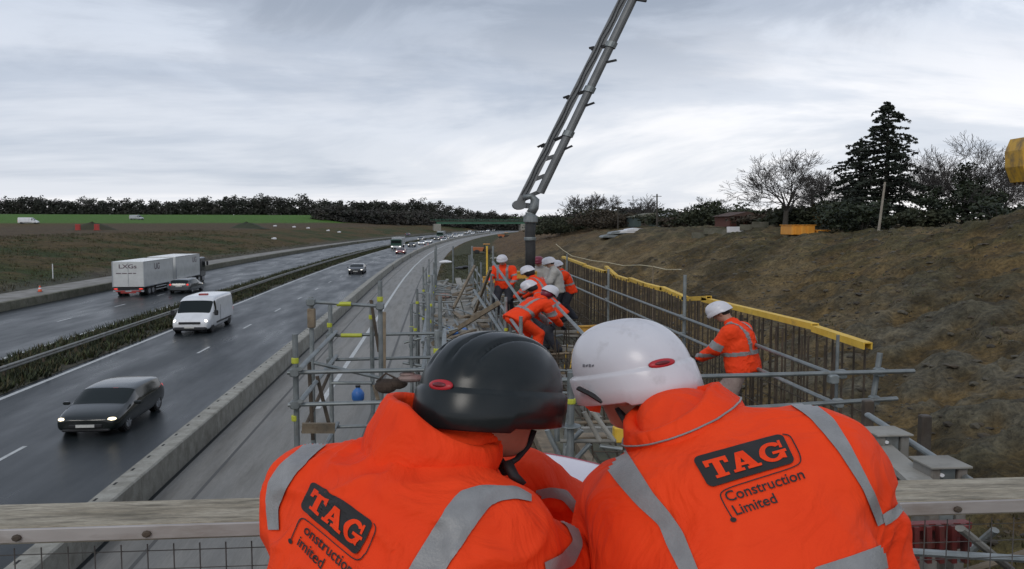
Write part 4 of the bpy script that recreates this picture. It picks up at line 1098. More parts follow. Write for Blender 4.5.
# end guard rail across the wall, at the right of the man with the white helmet
eg = scaff('scaffold end rail with two cross tubes right of the near worker', at(860, 400, 6.8) * np.array((1, 1, 0)) + np.array((0, 0, 4)), 'scaffold_end_rail')
ptube(eg, at(560, 380, 6.6), at(914, 371, 6.85), 'rail'); ptube(eg, at(700, 411, 6.7), at(897, 398.5, 6.85), 'rail')
st_t = at(880, 353, 6.95); st_b = at(866, 445, 6.9); st_b2 = st_b + (st_b - st_t) * 3; ptube(eg, st_b2, st_t, 'standard')
ptube(eg, at(838, 335, 6.95), np.array((at(838, 335, 6.95)[0], at(838, 335, 6.95)[1], 4.0)), 'standard', r=.014)
for p_ in (at(879, 372, 6.88), at(874, 400, 6.88), at(841, 374, 6.83), at(838, 403, 6.83), at(833, 379, 6.75)): coupler(eg, p_)

# ------------------------------------------------------------------ starter bars with their yellow safety caps
rb = thing('rebar_wall', 'row of rusty upright starter bars under a yellow safety cap', 'rebar', (3.8, 16, WALL_Z))
bar_me = None
y_end, y_far = onx(865, 348, 3.85)[1], onx(562, 256, 3.85)[1]
capz = onx(850, 340, 3.85)[2]
yb = y_end + .15
while yb < y_far:
    for x in (3.66, 3.92):
        top = capz - .03 + random.uniform(-.05, .02); x_ = x + random.uniform(-.02, .02); y_ = yb + random.uniform(-.03, .03)
        if bar_me is None:
            o = MB().tube((x_, y_, 4.2), (x_, y_, top), .0105, n=6, cap=False).build('starter_bar', M['rusty'], rb); bar_me = (o.data, x_, y_, top)
        else:
            o = bpy.data.objects.new('starter_bar', bar_me[0]); col.objects.link(o); o.parent = rb
            o.location = np.array((x_ - bar_me[1], y_ - bar_me[2], top - bar_me[3])) * PROP; ORG[o.name] = ORG[rb.name]
    yb += .20
for z in np.arange(4.85, capz - .55, .42):
    for x in (3.64, 3.945): MB().tube((x, y_end, z), (x, y_far, z + random.uniform(-.02, .02)), .008, n=5, cap=False).build('tie_bar', M['rusty'], rb)
MB().cbox((3.8, 16.6, WALL_Z / 2 - .35), (.55, 26, WALL_Z - .7), .02).build('kicker', M['concrete2'], rb)
caps = [((868, 346), (815, 328.5), 0), ((815, 326.5), (704, 299.5), 0), ((709, 298), (684, 299), 0), ((686, 298.5), (662, 288), 0), ((664, 289.5), (645, 284.5), 0), ((646, 285), (630, 279), 0), ((631, 281), (615, 276), 0), ((616, 276), (606, 267), 0), ((605, 272), (584, 265.5), 0), ((585, 265), (563, 257), 0)]
for (xa, ya), (xb, yb_), _ in caps:
    pa, pb = onx(xa, ya, 3.8), onx(xb, yb_, 3.8)
    q = MB(); a, b, d = frame(pb - pa)
    hw, hh = .042, .043
    L_ = np.linalg.norm(pb - pa)
    sec = [(-hw, -hh), (-hw + .012, -hh), (-hw + .012, hh - .014), (hw - .012, hh - .014), (hw - .012, -hh), (hw, -hh), (hw, hh), (-hw, hh)]
    q.prism(sec, 0, L_, lambda u_, w_, t_: pa + d * t_ + a * u_ + b * w_)
    q.build('safety_cap', M['yellow'], rb, fix=True)
# loose rope of tape on the bank behind it
tp = [onx(px, py, 6.2 + .004 * (px - 545)) for px, py in ((556, 244), (563, 250), (572, 256), (592, 260.5), (608, 262.5), (623, 265.5), (640, 265), (653, 266.5), (666, 269.5), (681, 269.5))]
MB().path(tp, .016, 5).build('warning_tape', pm('pale_tape', (.50, .42, .22), (.6, .55, .4), scale=3, rough=.6), org=tp[0])
tag(col.objects[-1], 'pale yellow warning tape strung loosely behind the starter bars', 'tape')
for i in (1, 4, 7):
    g_ = tp[i].copy(); g_[2] = gz(g_[0], g_[1]); MB().tube(g_, tp[i] + np.array((0, 0, .03)), .018, n=6).build('tape_stake', M['timber'], org=g_); tag(col.objects[-1], 'thin timber stake holding up the pale tape', 'stake', 'tape stakes')

# ------------------------------------------------------------------ clutter on top of the wall
def item(name, label, cat, mb, mat, org_, group=None, fix=False):
    return tag(mb.build(name, mat, org=org_, fix=fix), label, cat, group)
for k in range(26):
    x = random.uniform(1.35, 3.2); y = random.uniform(6, 26); z = WALL_Z + .12 + random.uniform(0, .3); L_ = random.uniform(1.5, 4.0); an = random.choice((0, 0, R(90), random.uniform(-.3, .3)))
    d = np.array((math.sin(an), math.cos(an), 0)) * (L_ if abs(an) < 1 else min(L_, 1.8)); p0 = np.array((min(max(x, 1.4), 3.1) if abs(an) < 1 else 1.4, y, z))
    item('timber_beam', 'site timber lying among the formwork on top of the wall', 'timber', MB().bar(p0, p0 + d, .08, .16), M['timber'] if k % 3 else M['board'], p0, 'timbers lying on the wall')
ybm = [(590, 318, 11.5), (642, 319, 10.2), (617, 327, 9.2), (492, 277, 19), (527, 272, 17.5)]
for k, (px, py, dp) in enumerate(ybm):
    p0 = at(px, py, dp); mb = MB()
    if k < 3: p0 = onz(px, py + 8, WALL_Z + .62)
    d = np.array((.5, .12, 0)) if k < 3 else np.array((.42, 0, .0))
    mb.bar(p0 - d * .5, p0 + d * .5, .08, .04).bar(p0 - d * .5 + np.array((0, 0, -.08)), p0 + d * .5 + np.array((0, 0, -.08)), .03, .12).bar(p0 - d * .5 + np.array((0, 0, -.16)), p0 + d * .5 + np.array((0, 0, -.16)), .08, .04)
    item('formwork_beam', 'short yellow formwork beam among the workers on the wall', 'beam', mb, pm('beam_yellow', (.52, .27, .04), (.60, .34, .06), rough=.7), p0, 'yellow formwork beams')
rg = thing('rebar_cage', 'tangled rusty rebar cage lying along the top of the wall', 'rebar', (2.3, 16, WALL_Z))
for k in range(15): MB().tube((1.45 + k * .125, 5, WALL_Z + .08 + .02 * (k % 3)), (1.45 + k * .125 + random.uniform(-.05, .05), 28, WALL_Z + .1 + .02 * (k % 3)), .012, n=5).build('long_bar', M['rusty'], rg)
for k in range(64): MB().path([(1.4, 5.2 + k * .35, WALL_Z + .05), (1.42, 5.2 + k * .35, WALL_Z + .45 + random.uniform(-.1, .25)), (3.25, 5.2 + k * .35 + random.uniform(-.05, .05), WALL_Z + .42 + random.uniform(-.1, .2)), (3.28, 5.2 + k * .35, WALL_Z + .05)], .009, 5).build('stirrup', M['rusty'], rg)
for k in range(90):
    x, y = random.uniform(1.35, 3.15), random.uniform(7.5, 13.5) if k > 30 else random.uniform(9, 24)
    p0 = np.array((x, y, WALL_Z)); 
    item('upright_bar', 'thin upright rod sticking out of the wall top', 'rod', MB().tube(p0, p0 + np.array((random.uniform(-.1, .1), 0, random.uniform(.5, 1.15))), .010, n=5), M['rusty'] if k % 7 else M['yellow'], p0, 'upright rods on the wall')
# steel frame seen between the two men
fr = thing('steel_frame', 'triangular tube frame with a jack plate between the two helmets', 'scaffold', at(590, 440, 5.3))
ptube(fr, at(571, 372, 5.3), at(570, 470, 5.3), 'upright'); tagc(fr, at(571, 401, 5.3), .045)
MB().lathe(at(570.5, 426, 5.3), [(.068, -.004), (.07, 0), (.068, .006), (.03, .02)], 14).build('jack_plate', M['galv'], fr)
for a_, b_ in (((556, 398), (586, 398)), ((560, 441), (616, 441)), ((584, 412), (600, 441)), ((592, 411), (614, 441)), ((557, 398), (557, 441)), ((547, 430), (562, 462)), ((577, 458), (590, 444)), ((582, 430), (566, 447)), ((600, 446), (622, 449))):
    ptube(fr, at(*a_, 5.5), at(*b_, 5.5), 'brace', 'board' if a_[0] in (584, 592, 560) else 'galv', .018)
MB().cbox(at(620, 434, 5.6), (.09, .09, .14), .01).build('block', M['yellow'], fr)
MB().cbox(at(590, 436, 5.7), (.22, .12, .025), .004).build('plate', M['timber'], fr)
stb = MB()
# bits on the scaffold behind the black helmet's collar
p0 = at(358, 394, 7.4); jug = thing('jug', 'small blue plastic jug on the scaffold boards', 'jug', p0)
MB().lathe(p0 - np.array((0, 0, .08)), [(.045, 0), (.055, .02), (.056, .09), (.04, .13), (.02, .15), (.02, .165)], 12).build('body', M['blue'], jug, smooth=True); MB().lathe(p0 + np.array((0, 0, .083)), [(.022, 0), (.022, .025)], 10).build('cap', M['black'], jug)
p0 = at(386, 386, 7.2)
item('canvas_bag', 'dark brown canvas tool bag hung on the scaffold rail', 'bag', MB().ell(p0, (.10, .07, .09), None, 12, 8).ell(p0 + np.array((.10, 0, .03)), (.09, .06, .07), None, 12, 8).path([p0 + np.array((-.08, 0, .05)), p0 + np.array((0, 0, .15)), p0 + np.array((.1, 0, .08))], .012, 5), pm('brown_canvas', (.045, .030, .022), (.08, .055, .04), rough=.9, bump=.4), p0)
p0 = at(411, 378, 7.1)
item('folded_sack', 'pinkish grey folded sack on the scaffold rail', 'sack', MB().ell(p0, (.11, .06, .05), None, 12, 8).ell(p0 + np.array((-.03, 0, .045)), (.07, .05, .03), None, 10, 6), pm('sack', (.22, .12, .11), (.30, .22, .20), rough=.9, bump=.4), p0)
MB().bar(at(374, 385, 7.3), at(378, 400, 7.2), .03, .02).build('timber_offcut', M['timber'], org=at(376, 392, 7.3)); tag(col.objects[-1], 'pale timber offcut beside the brown tool bag', 'timber')
# soldiers (upright steel formwork posts) and timber at the right
for k, (px, py, dp, lb) in enumerate(((886, 432, 4.75, 'capped steel formwork post beside the scaffold end rail'), (940, 463, 4.15, 'capped steel formwork post next to the pale plank end'))):
    c = at(px, py, dp); t = thing('formwork_post', lb, 'post', (c[0], c[1], WALL_Z - .6))
    for s in (-1, 1): MB().cbox((c[0] + s * .07, c[1], (c[2] + 3.2) / 2), (.05, .17, c[2] - 3.2), .006).build('channel', M['rusty'] if k == 9 else pm('post_steel', (.16, .155, .14), (.22, .21, .19), rough=.7, dirt=(.11, .08, .06), dscale=6), t)
    MB().cbox((c[0], c[1] - .02, c[2] - .25), (.085, .10, .5), .006).build('web', M['galv'], t)
    MB().cbox((c[0], c[1], c[2] + .006), (.215, .21, .014), .003).build('cap_plate', M['board'], t)
    MB().lathe((c[0] - .04, c[1] - .075, c[2] - .05), [(.014, 0), (.012, .012)], 8, (np.array((1., 0, 0)), np.array((0, 0, 1.)), np.array((0, -1., 0)))).build('bolt', M['white'], t)
a_, b_ = at(872, 440, 4.85), at(925, 487, 3.95)
item('plank', 'pale plank end sloping between the formwork posts', 'plank', MB().bar(a_, b_, .13, .04), M['board'], a_)
item('scaffold_tube', 'pale loose tube resting behind the formwork posts', 'tube', MB().tube(at(868, 415, 5.5), at(1003, 502, 3.7), TUBE, n=10), M['galv'], at(868, 415, 5.5))
for px, py0, dp in ((925, 415, 5.6), (868, 400, 6.0)):
    t = at(px, py0, dp); item('timber_peg', 'stubby dark timber peg standing behind the formwork posts', 'peg', MB().cbox((t[0], t[1], (t[2] + 4.2) / 2), (.07, .07, t[2] - 4.2), .01), M['panel'], (t[0], t[1], 4.2), 'timber pegs')
M['cratered'] = pm('dirty_red_plastic', (.17, .022, .02), (.11, .018, .016), scale=5, rough=.6, dirt=(.06, .04, .03), dscale=7)
rc = thing('plastic_crate', 'red plastic crate under the right end of the parapet', 'crate', at(920, 560, 3.2))
for z in (527, 545): MB().bar(at(888, z, 3.2), at(968, z - 3, 3.3), .04, .035).build('rim', M['cratered'], rc)
for k in range(7): MB().bar(at(890 + k * 12.5, 527 - k * .4, 3.21), at(890 + k * 12.5, 562, 3.22), .02, .03, (0, 1, 0)).build('slat', M['cratered'], rc)
MB().bar(at(889, 540, 3.24), at(966, 537, 3.34), .02, .12).build('side', M['cratered'], rc)
for k, (a_, b_, dp, m_) in enumerate((((895, 551), (1040, 560), 3.0, 'galv'), ((960, 528), (1010, 569), 3.1, 'board'), ((995, 530), (960, 560), 3.5, 'galv'), ((940, 580), (1040, 548), 3.7, 'timber'))):
    item('scaffold_tube', ('pale level tube crossing below the red crate', 'short pale batten sloping beside the red crate', 'thin tube leaning behind the sloping batten', 'brown timber rail low behind the parapet mesh')[k], 'tube', MB().tube(at(*a_, dp), at(*b_, dp + .2), TUBE * .8, n=8), M[m_], at(*a_, dp))
# ------------------------------------------------------------------ concrete pump boom and hose
pb = thing('pump_boom', 'long grey concrete pump boom with a black hose hanging over the workers', 'pump boom', at(530, 262, 16.5))
M['boom'] = pm('boom_grey', (.17, .175, .175), (.24, .245, .245), scale=2, rough=.5, metal=.2, dirt=(.12, .12, .115), dscale=1.5)
M['boomp'] = pm('pipe_grey', (.12, .125, .125), (.18, .185, .185), scale=2, rough=.5, metal=.3)
dA = 16.5
A0, A1 = at(519, 205, dA), at(622.5, 0, dA); B0, B1 = at(540, 193, dA - .1), at(632.5, 0, dA - .1)
A2, B2 = A0 + (A1 - A0) * 1.9, B0 + (B1 - B0) * 1.95
MB().bar(A0, A2, .16, .17, (0, 1, 0)).build('boom_section', M['boom'], pb)
MB().bar(A0 + np.array((0, -.095, 0)), A2 + np.array((0, -.095, 0)), .03, .02, (0, 1, 0)).build('boom_rib', M['boomp'], pb)
MB().tube(B0, B2, .088, n=14).build('delivery_pipe', M['boomp'], pb)
ux = nrm(A1 - A0); px_ = nrm(np.cross(ux, (0, 1, 0)))
for f in (.03, .12, .22): 
    p_ = A0 + (A1 - A0) * f; q_ = B0 + (B1 - B0) * (f - .02); MB().bar(p_, q_, .10, .08, (0, 1, 0)).build('link_plate', M['boomp'], pb)
for k_, off in enumerate((-.05, .02)):      # hydraulic lines clipped along the section
    MB().path([A0 + (A1 - A0) * f_ + np.array((off, -.10, 0)) + px_ * (.012 * math.sin(f_ * 40 + k_)) for f_ in np.linspace(.05, 1.8, 40)], .011, 6).build('hydraulic_line', M['black'], pb)
for f in (.31, .54, .77, 1.1):
    p_ = A0 + (A1 - A0) * f; q_ = B0 + (B1 - B0) * f; e_ = (q_ - p_)
    MB().bar(p_ - e_ * .55, q_ + e_ * .15, .07, .12, (0, 1, 0)).build('pipe_bracket', M['black'], pb)
    MB().bar(p_ - e_ * .8 + ux * .05, p_ - e_ * .4 + ux * .05, .05, .06, (0, 1, 0)).build('bracket_pin', M['black'], pb)
    MB().bar(q_ + ux * -.5, q_ + ux * -.5 + nrm(e_) * .30, .05, .06, (0, 1, 0)).build('bracket_pin', M['black'], pb)
    MB().tube(q_ - ux * .07, q_ + ux * .07, .115, n=14).build('pipe_clamp', M['galv'], pb)
E0, E1, E2, E3 = B0, at(533, 200, dA - .1), at(530.5, 207, dA - .1), at(530, 214, dA - .1)
MB().tube(at(519, 205, dA) + np.array((0, -.15, 0)), at(519, 205, dA) + np.array((0, .15, 0)), .13, n=14).build('pivot', M['boomp'], pb)
MB().bar(A0, at(531, 206, dA), .14, .16, (0, 1, 0)).build('tip_plate', M['boom'], pb)
MB().path([at(524, 198, dA - .2), at(531, 196, dA - .2), at(535, 200, dA - .2), at(534, 208, dA - .2), at(531, 213, dA - .2)], [.08, .085, .09, .095, .10], 14).build('elbow', M['galv'], pb, smooth=True)
MB().lathe(at(530.5, 223, dA - .2), [(.11, 0), (.14, .03), (.14, .18), (.10, .22), (.10, .28)], 14).build('reducer', M['galv'], pb)
MB().path([at(530.5, 222, dA - .2), at(530, 235, dA - .2), at(530.5, 250, dA - .2), at(530, 268, dA - .3)], [.105, .10, .10, .095], 14).build('hose', M['rubber'], pb, smooth=True)
MB().lathe(at(530, 240.5, dA - .2), [(.115, 0), (.12, .02), (.12, .07), (.115, .09)], 14).build('hose_band', M['galv'], pb)
# site clutter beyond the walkway: orange plant and markers on the verge
for k, (px, py, dp, lb) in enumerate(((481, 243, 150, 'orange site dumper parked on the verge beside the closed lane'), (503, 234, 260, 'orange roller parked near the green bridge'))):
    b = onz(px, py, .5); b = at(px, py, dp); b[2] = gz(b[0], b[1])
    t = thing('dumper', lb, 'dumper', b)
    MB().prism([(-1.5, .9), (-1.2, .6), (.2, .6), (.5, 1.5), (-1.8, 1.6)], -1.0, 1.0, lambda a, c, q_: b + np.array((a, q_, c))).build('skip', pm('dumper_orange', (.42, .13, .04), (.36, .12, .05), rough=.6), t, fix=True)
    MB().cbox(b + np.array((1.1, 0, .95)), (1.6, 1.4, .8), .1).build('chassis', M['rusty'], t)
    MB().cbox(b + np.array((1.0, 0, 2.3)), (1.2, 1.3, .12), .04).build('canopy', M['orangebox'], t)
    for s in (-1, 1):
        MB().bar(b + np.array((.6, s * .6, 1.3)), b + np.array((.6, s * .6, 2.3)), .06, .06).build('canopy_post', M['black'], t)
        for x in (-.8, 1.2): MB().lathe(b + np.array((x, s * .95, .5)), [(.3, -.18), (.5, -.14), (.5, .14), (.3, .18)], 14, (np.array((1., 0, 0)), np.array((0, 0, 1.)), np.array((0, 1., 0)))).build('wheel', M['rubber'], t, fix=True)
for k, (px, py, dp) in enumerate(((510, 243, 95), (516, 243, 92), (497, 240, 130))):
    b = at(px, py, dp); b[2] = gz(b[0], b[1]) 
    item('stone_pile', 'pale pile of stone on the grass verge beyond the workers', 'stone pile', MB().ell(b, (1.2, .8, .35), None, 12, 8), M['white'] if k == 0 else M['concrete'], b, 'stone piles on the verge')
for px, dp in ((453, 30), (472, 28), (493, 24), (436, 26), (487, 26)):
    t = at(px, 246, dp); b = np.array((t[0], t[1], gz(t[0], t[1])))
    item('verge_pole', 'slim upright pole standing behind the walkway', 'pole', MB().tube(b, t, .03, n=8), M['galv'] if px != 487 else M['yellow'], b, 'slim poles behind the walkway')

# ------------------------------------------------------------------ loose gear left on the walkway
kinds = [('timber', 'short timber lying on the walkway boards'), ('galv', 'loose scaffold fitting tube on the walkway boards'), ('rusty', 'rusty bar offcut on the walkway boards'), ('board', 'pale board offcut on the walkway boards')]
for k in range(80):
    mt, lb = kinds[k % 4]; x, y = random.uniform(-.15, .95), random.uniform(11.5, 27.5); z = ZP + .06 + random.uniform(0, .12); L_ = random.uniform(.35, 1.5); an = random.gauss(0, .45) if k % 3 else random.uniform(0, 3)
    d = np.array((math.sin(an) * .6, math.cos(an), random.uniform(-.02, .12))) * L_; p0 = np.array((x, y, z))
    mb = MB().tube(p0, p0 + d, TUBE, n=8) if mt == 'galv' else MB().tube(p0, p0 + d, .012, n=6) if mt == 'rusty' else MB().bar(p0, p0 + d, random.uniform(.06, .16), random.uniform(.03, .07))
    item({'timber': 'timber_offcut', 'galv': 'loose_tube', 'rusty': 'bar_offcut', 'board': 'board_offcut'}[mt], lb, 'offcut', mb, M[mt], p0, 'loose offcuts on the walkway')
for k, (px, py, z_, mt, lb) in enumerate(((447, 296, 5.3, 'rusty', 'brownish pink heap of sacking on the walkway'), (445, 262, 5.3, 'white', 'white crumpled sheet at the far end of the walkway'), (455, 330, 5.3, 'blue', 'blue crumpled cover on the walkway boards'), (462, 268, 5.3, 'black', 'black bin bag at the far end of the walkway'))):
    p0 = onz(px, py, z_); mb = MB()
    for _ in range(4): mb.ell(p0 + rng.normal(size=3) * (.12, .12, .02), (random.uniform(.12, .22), random.uniform(.12, .25), random.uniform(.06, .11)), None, 10, 6)
    mt_ = pm('sacking', (.24, .15, .12), (.30, .20, .17), rough=.9, bump=.5) if mt == 'rusty' else M[mt]
    item('crumpled_cover', lb, 'cover', mb, mt_, p0)
# outer row of standards and cross tubes beside the walkway
for y in np.arange(11.4, 28, 1.4):
    p0 = np.array((-.42 + random.uniform(-.05, .05), y, 0)); o = scaff('slim scaffold upright with a lime tag beside the walkway', p0, 'scaffold_upright'); o['group'] = 'uprights beside the walkway'
    top = 6.1 + random.uniform(-.5, .55); ptube(o, p0, (p0[0], y, top), 'standard'); tagc(o, (p0[0], y, top - random.uniform(.2, .9)))
    ptube(o, (p0[0] - .12, y + .05, 5.55 + random.uniform(-.25, .4)), (.25, y + .05, 5.55 + random.uniform(-.25, .4)), 'cross_tube'); coupler(o, (p0[0], y + .03, 5.55))

for k, (a_, b_, dp, lb) in enumerate((((493, 262), (523, 304), 13.5, 'pale guard tube slanting down past the standing worker'), ((474, 290), (510, 345), 12.5, 'long pale tube sloping along the walkway edge'), ((556, 305), (600, 352), 9.5, 'pale tube leaning behind the white helmet'))):
    item('slanting_tube', lb, 'tube', MB().tube(at(*a_, dp + 3), at(*b_, dp), TUBE * 1.1, n=8), M['galv'], at(*b_, dp))
for k in range(12):
    y = 8.2 + k * 1.55; p0 = np.array((1.22, y, WALL_Z)); o = scaff('thin tube post with a cross rail standing on the wall edge', p0, 'edge_post'); o['group'] = 'edge posts along the wall'
    ptube(o, p0, p0 + np.array((random.uniform(-.05, .05), 0, 1.0 + random.uniform(-.2, .35))), 'standard'); ptube(o, p0 + np.array((-.1, .04, .5 + random.uniform(-.1, .2))), p0 + np.array((.9, .04, .5 + random.uniform(-.1, .25))), 'cross_rail', 'timber' if k % 3 == 0 else 'galv')
# ------------------------------------------------------------------ people: signed distance bodies, meshed by surface nets
def rcone(P, a, b, ra, rb):
    a = np.asarray(a, float); b = np.asarray(b, float); ab = b - a
    t = np.clip(((P - a) @ ab) / (ab @ ab + 1e-12), 0, 1)
    return np.linalg.norm(P - a - t[:, None] * ab, axis=1) - (ra + t * (rb - ra))
def sell(P, c, r, ax=None):
    q = P - np.asarray(c, float)
    if ax is not None: q = q @ np.asarray(ax).T
    r = np.asarray(r, float); k0 = np.linalg.norm(q / r, axis=1); k1 = np.linalg.norm(q / r ** 2, axis=1) + 1e-9
    return k0 * (k0 - 1) / k1
def smin(a, b, k):
    h = np.clip(.5 + .5 * (b - a) / k, 0, 1); return b * (1 - h) + a * h - k * h * (1 - h)
def smax(a, b, k): return -smin(-a, -b, k)
def nets(fn, lo, hi, h):
    lo = np.asarray(lo, float); hi = np.asarray(hi, float)
    n = np.maximum(4, np.ceil((hi - lo) / h).astype(int)) + 1
    g = [lo[i] + h * np.arange(n[i]) for i in range(3)]
    G = np.stack(np.meshgrid(*g, indexing='ij'), -1).reshape(-1, 3)
    D = np.concatenate([fn(G[i:i + 300000]) for i in range(0, len(G), 300000)]).reshape(n)
    S = D < 0
    cs = [(i, j, k) for i in (0, 1) for j in (0, 1) for k in (0, 1)]
    m = n - 1
    def sub(A, c): return A[c[0]:c[0] + m[0], c[1]:c[1] + m[1], c[2]:c[2] + m[2]]
    cnt = sum(sub(S, c).astype(int) for c in cs); act = (cnt > 0) & (cnt < 8)
    idx = -np.ones(m, int); ai = np.argwhere(act); idx[act] = np.arange(len(ai))
    acc = np.zeros((len(ai), 3)); num = np.zeros(len(ai))
    for c in cs:
        for ax in range(3):
            if c[ax]: continue
            c2 = list(c); c2[ax] = 1
            d0 = sub(D, c)[act]; d1 = sub(D, c2)[act]; x = (d0 < 0) != (d1 < 0); t = d0 / np.where(x, d0 - d1, 1)
            p = np.zeros((len(ai), 3)) + np.array(c); p[:, ax] += t; acc[x] += p[x]; num[x] += 1
    V = lo + (ai + acc / num[:, None]) * h
    F = []
    for ax in range(3):
        o = [q for q in range(3) if q != ax]
        sl0 = [slice(None)] * 3; sl1 = [slice(None)] * 3; sl0[ax] = slice(0, -1); sl1[ax] = slice(1, None)
        x = np.argwhere(S[tuple(sl0)] != S[tuple(sl1)])
        ok = np.all([(x[:, q] > 0) & (x[:, q] < m[q]) for q in o], axis=0); x = x[ok]
        ins = S[tuple(x.T)]
        def cell(da, db):
            y = x.copy(); y[:, o[0]] += da; y[:, o[1]] += db; return idx[tuple(y.T)]
        qd = np.stack([cell(-1, -1), cell(0, -1), cell(0, 0), cell(-1, 0)], 1)
        flip = ins if ax != 1 else ~ins
        qd[~flip] = qd[~flip][:, ::-1]; F.append(qd)
    return V, np.concatenate(F)
def ik(a, b, l1, l2, pole):
    a = np.asarray(a, float); b = np.asarray(b, float); d = b - a; L = min(np.linalg.norm(d), (l1 + l2) * .995); u = nrm(d)
    x = (l1 * l1 - l2 * l2 + L * L) / (2 * L); hgt = math.sqrt(max(0, l1 * l1 - x * x)); p = np.asarray(pole, float); p = nrm(p - u * np.dot(p, u))
    return a + u * x + p * hgt
# one hand, wrist at the origin, fingers along +y, palm facing -z, thumb towards +x
def hand_sdf(P):
    d = sell(P, (0, .045, 0), (.040, .052, .017))
    d = smin(d, rcone(P, (0, -.03, 0), (0, .02, 0), .027, .028), .02)
    for x, L, z in ((.030, .070, 0), (.010, .080, .002), (-.010, .074, .001), (-.029, .058, -.002)):
        a = np.array((x * .9, .085, z)); b = a + np.array((x * .12, L * .5, -.006)); c = b + np.array((0, L * .38, -.022))
        d = smin(d, smin(rcone(P, a, b, .0098, .009), rcone(P, b, c, .009, .0075), .004), .006)
    a = np.array((.030, .025, -.004)); b = a + np.array((.030, .032, -.012)); c = b + np.array((.006, .028, -.008))
    return smin(d, smin(rcone(P, a, b, .014, .011), rcone(P, b, c, .011, .009), .005), .01)
HV, HF = nets(hand_sdf, (-.07, -.07, -.06), (.09, .19, .04), .006)
def put_hand(q, wrist, fing, palm, left):
    y = nrm(fing); z = -nrm(np.asarray(palm) - y * np.dot(palm, y)); x = np.cross(y, z)
    V = HV.copy(); F = HF
    if left: V[:, 0] *= -1; F = F[:, ::-1]
    q.add_np(np.asarray(wrist) + V[:, :1] * x + V[:, 1:2] * y + V[:, 2:3] * z, F)
def head_fn(c, f, up):
    s = np.cross(f, up)
    ax = np.array((s, f, up)); W = lambda x, y, z: c + s * x + f * y + up * z
    def fn(P):
        d = sell(P, W(0, -.012, .03), (.076, .096, .098), ax)
        d = smin(d, sell(P, W(0, .026, -.045), (.058, .064, .072), ax), .04)
        d = smin(d, sell(P, W(0, .062, -.092), (.028, .025, .022), ax), .03)
        d = smin(d, rcone(P, W(0, .085, .012), W(0, .106, -.025), .008, .014), .012)
        d = smin(d, sell(P, W(0, .083, -.058), (.024, .010, .007), ax), .01)
        for k in (-1, 1):
            d = smin(d, sell(P, W(k * .078, -.008, -.012), (.010, .020, .034), ax), .008)
            d = smax(d, -sell(P, W(k * .031, .098, .012), (.017, .014, .012), ax), .012)
            d = smin(d, sell(P, W(k * .031, .080, .012), (.012, .012, .011), ax), .003)
        return d
    return fn
M['skin'] = pm('skin', (.36, .19, .13), (.44, .25, .18), scale=14, rough=.55)
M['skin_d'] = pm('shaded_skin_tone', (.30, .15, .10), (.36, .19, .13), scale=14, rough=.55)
M['hiviz'] = pm('hi_vis_orange', (.78, .047, .009), (.86, .060, .011), scale=4, rough=.7, bump=.06, bscale=220, spec=.15)
M['hiviz2'] = pm('hi_vis_orange_red', (.82, .052, .012), (.88, .064, .014), scale=4, rough=.7, bump=.06, bscale=220, spec=.15)
for k_ in ('hiviz', 'hiviz2'):          # soft creases in the cloth
    nt_ = M[k_].node_tree; bp_ = nt_.nodes['Bump']; nz_ = bp_.inputs['Height'].links[0].from_node
    nz_.inputs['Scale'].default_value = 7.0; nz_.inputs['Detail'].default_value = 4; nz_.inputs['Distortion'].default_value = 1.6; nz_.inputs['Roughness'].default_value = .45
    bp_.inputs['Strength'].default_value = .55; bp_.inputs['Distance'].default_value = .035
M['tape'] = pm('grey_reflective_tape', (.205, .205, .205), (.25, .25, .25), scale=25, rough=.4, spec=.5, bump=.15, bscale=220)
M['navy'] = pm('dark_trousers', (.020, .022, .030), (.032, .034, .045), scale=10, rough=.85)
M['paleT'] = pm('pale_trousers', (.26, .19, .17), (.36, .28, .25), scale=10, rough=.85)
M['coat'] = pm('pale_grey_coat', (.33, .32, .29), (.42, .40, .37), scale=8, rough=.85)
M['boot'] = pm('brown_boots', (.05, .035, .022), (.07, .05, .03), scale=8, rough=.7)
M['h_white'] = pm('white_helmet', (.55, .54, .575), (.60, .59, .62), scale=5, rough=.32, coat=.1, dirt=(.38, .365, .37), dscale=14, dlo=.56, dhi=.82)
M['h_black'] = pm('black_helmet', (.006, .009, .010), (.010, .014, .015), scale=6, rough=.28, spec=.35, dirt=(.022, .024, .024), dscale=12, dlo=.55, dhi=.8)
M['h_maroon'] = pm('maroon_helmet', (.16, .012, .03), rough=.4)
M['strap'] = pm('black_strap', (.012, .012, .014), rough=.7)
M['badge'] = pm('red_badge', (.40, .012, .02), rough=.4)
M['badge2'] = pm('dark_red_badge', (.12, .008, .012), rough=.4)
M['hair'] = pm('dark_hair', (.015, .011, .009), rough=.8)
M['logo'] = pm('black_print', (.012, .011, .011), rough=.7)
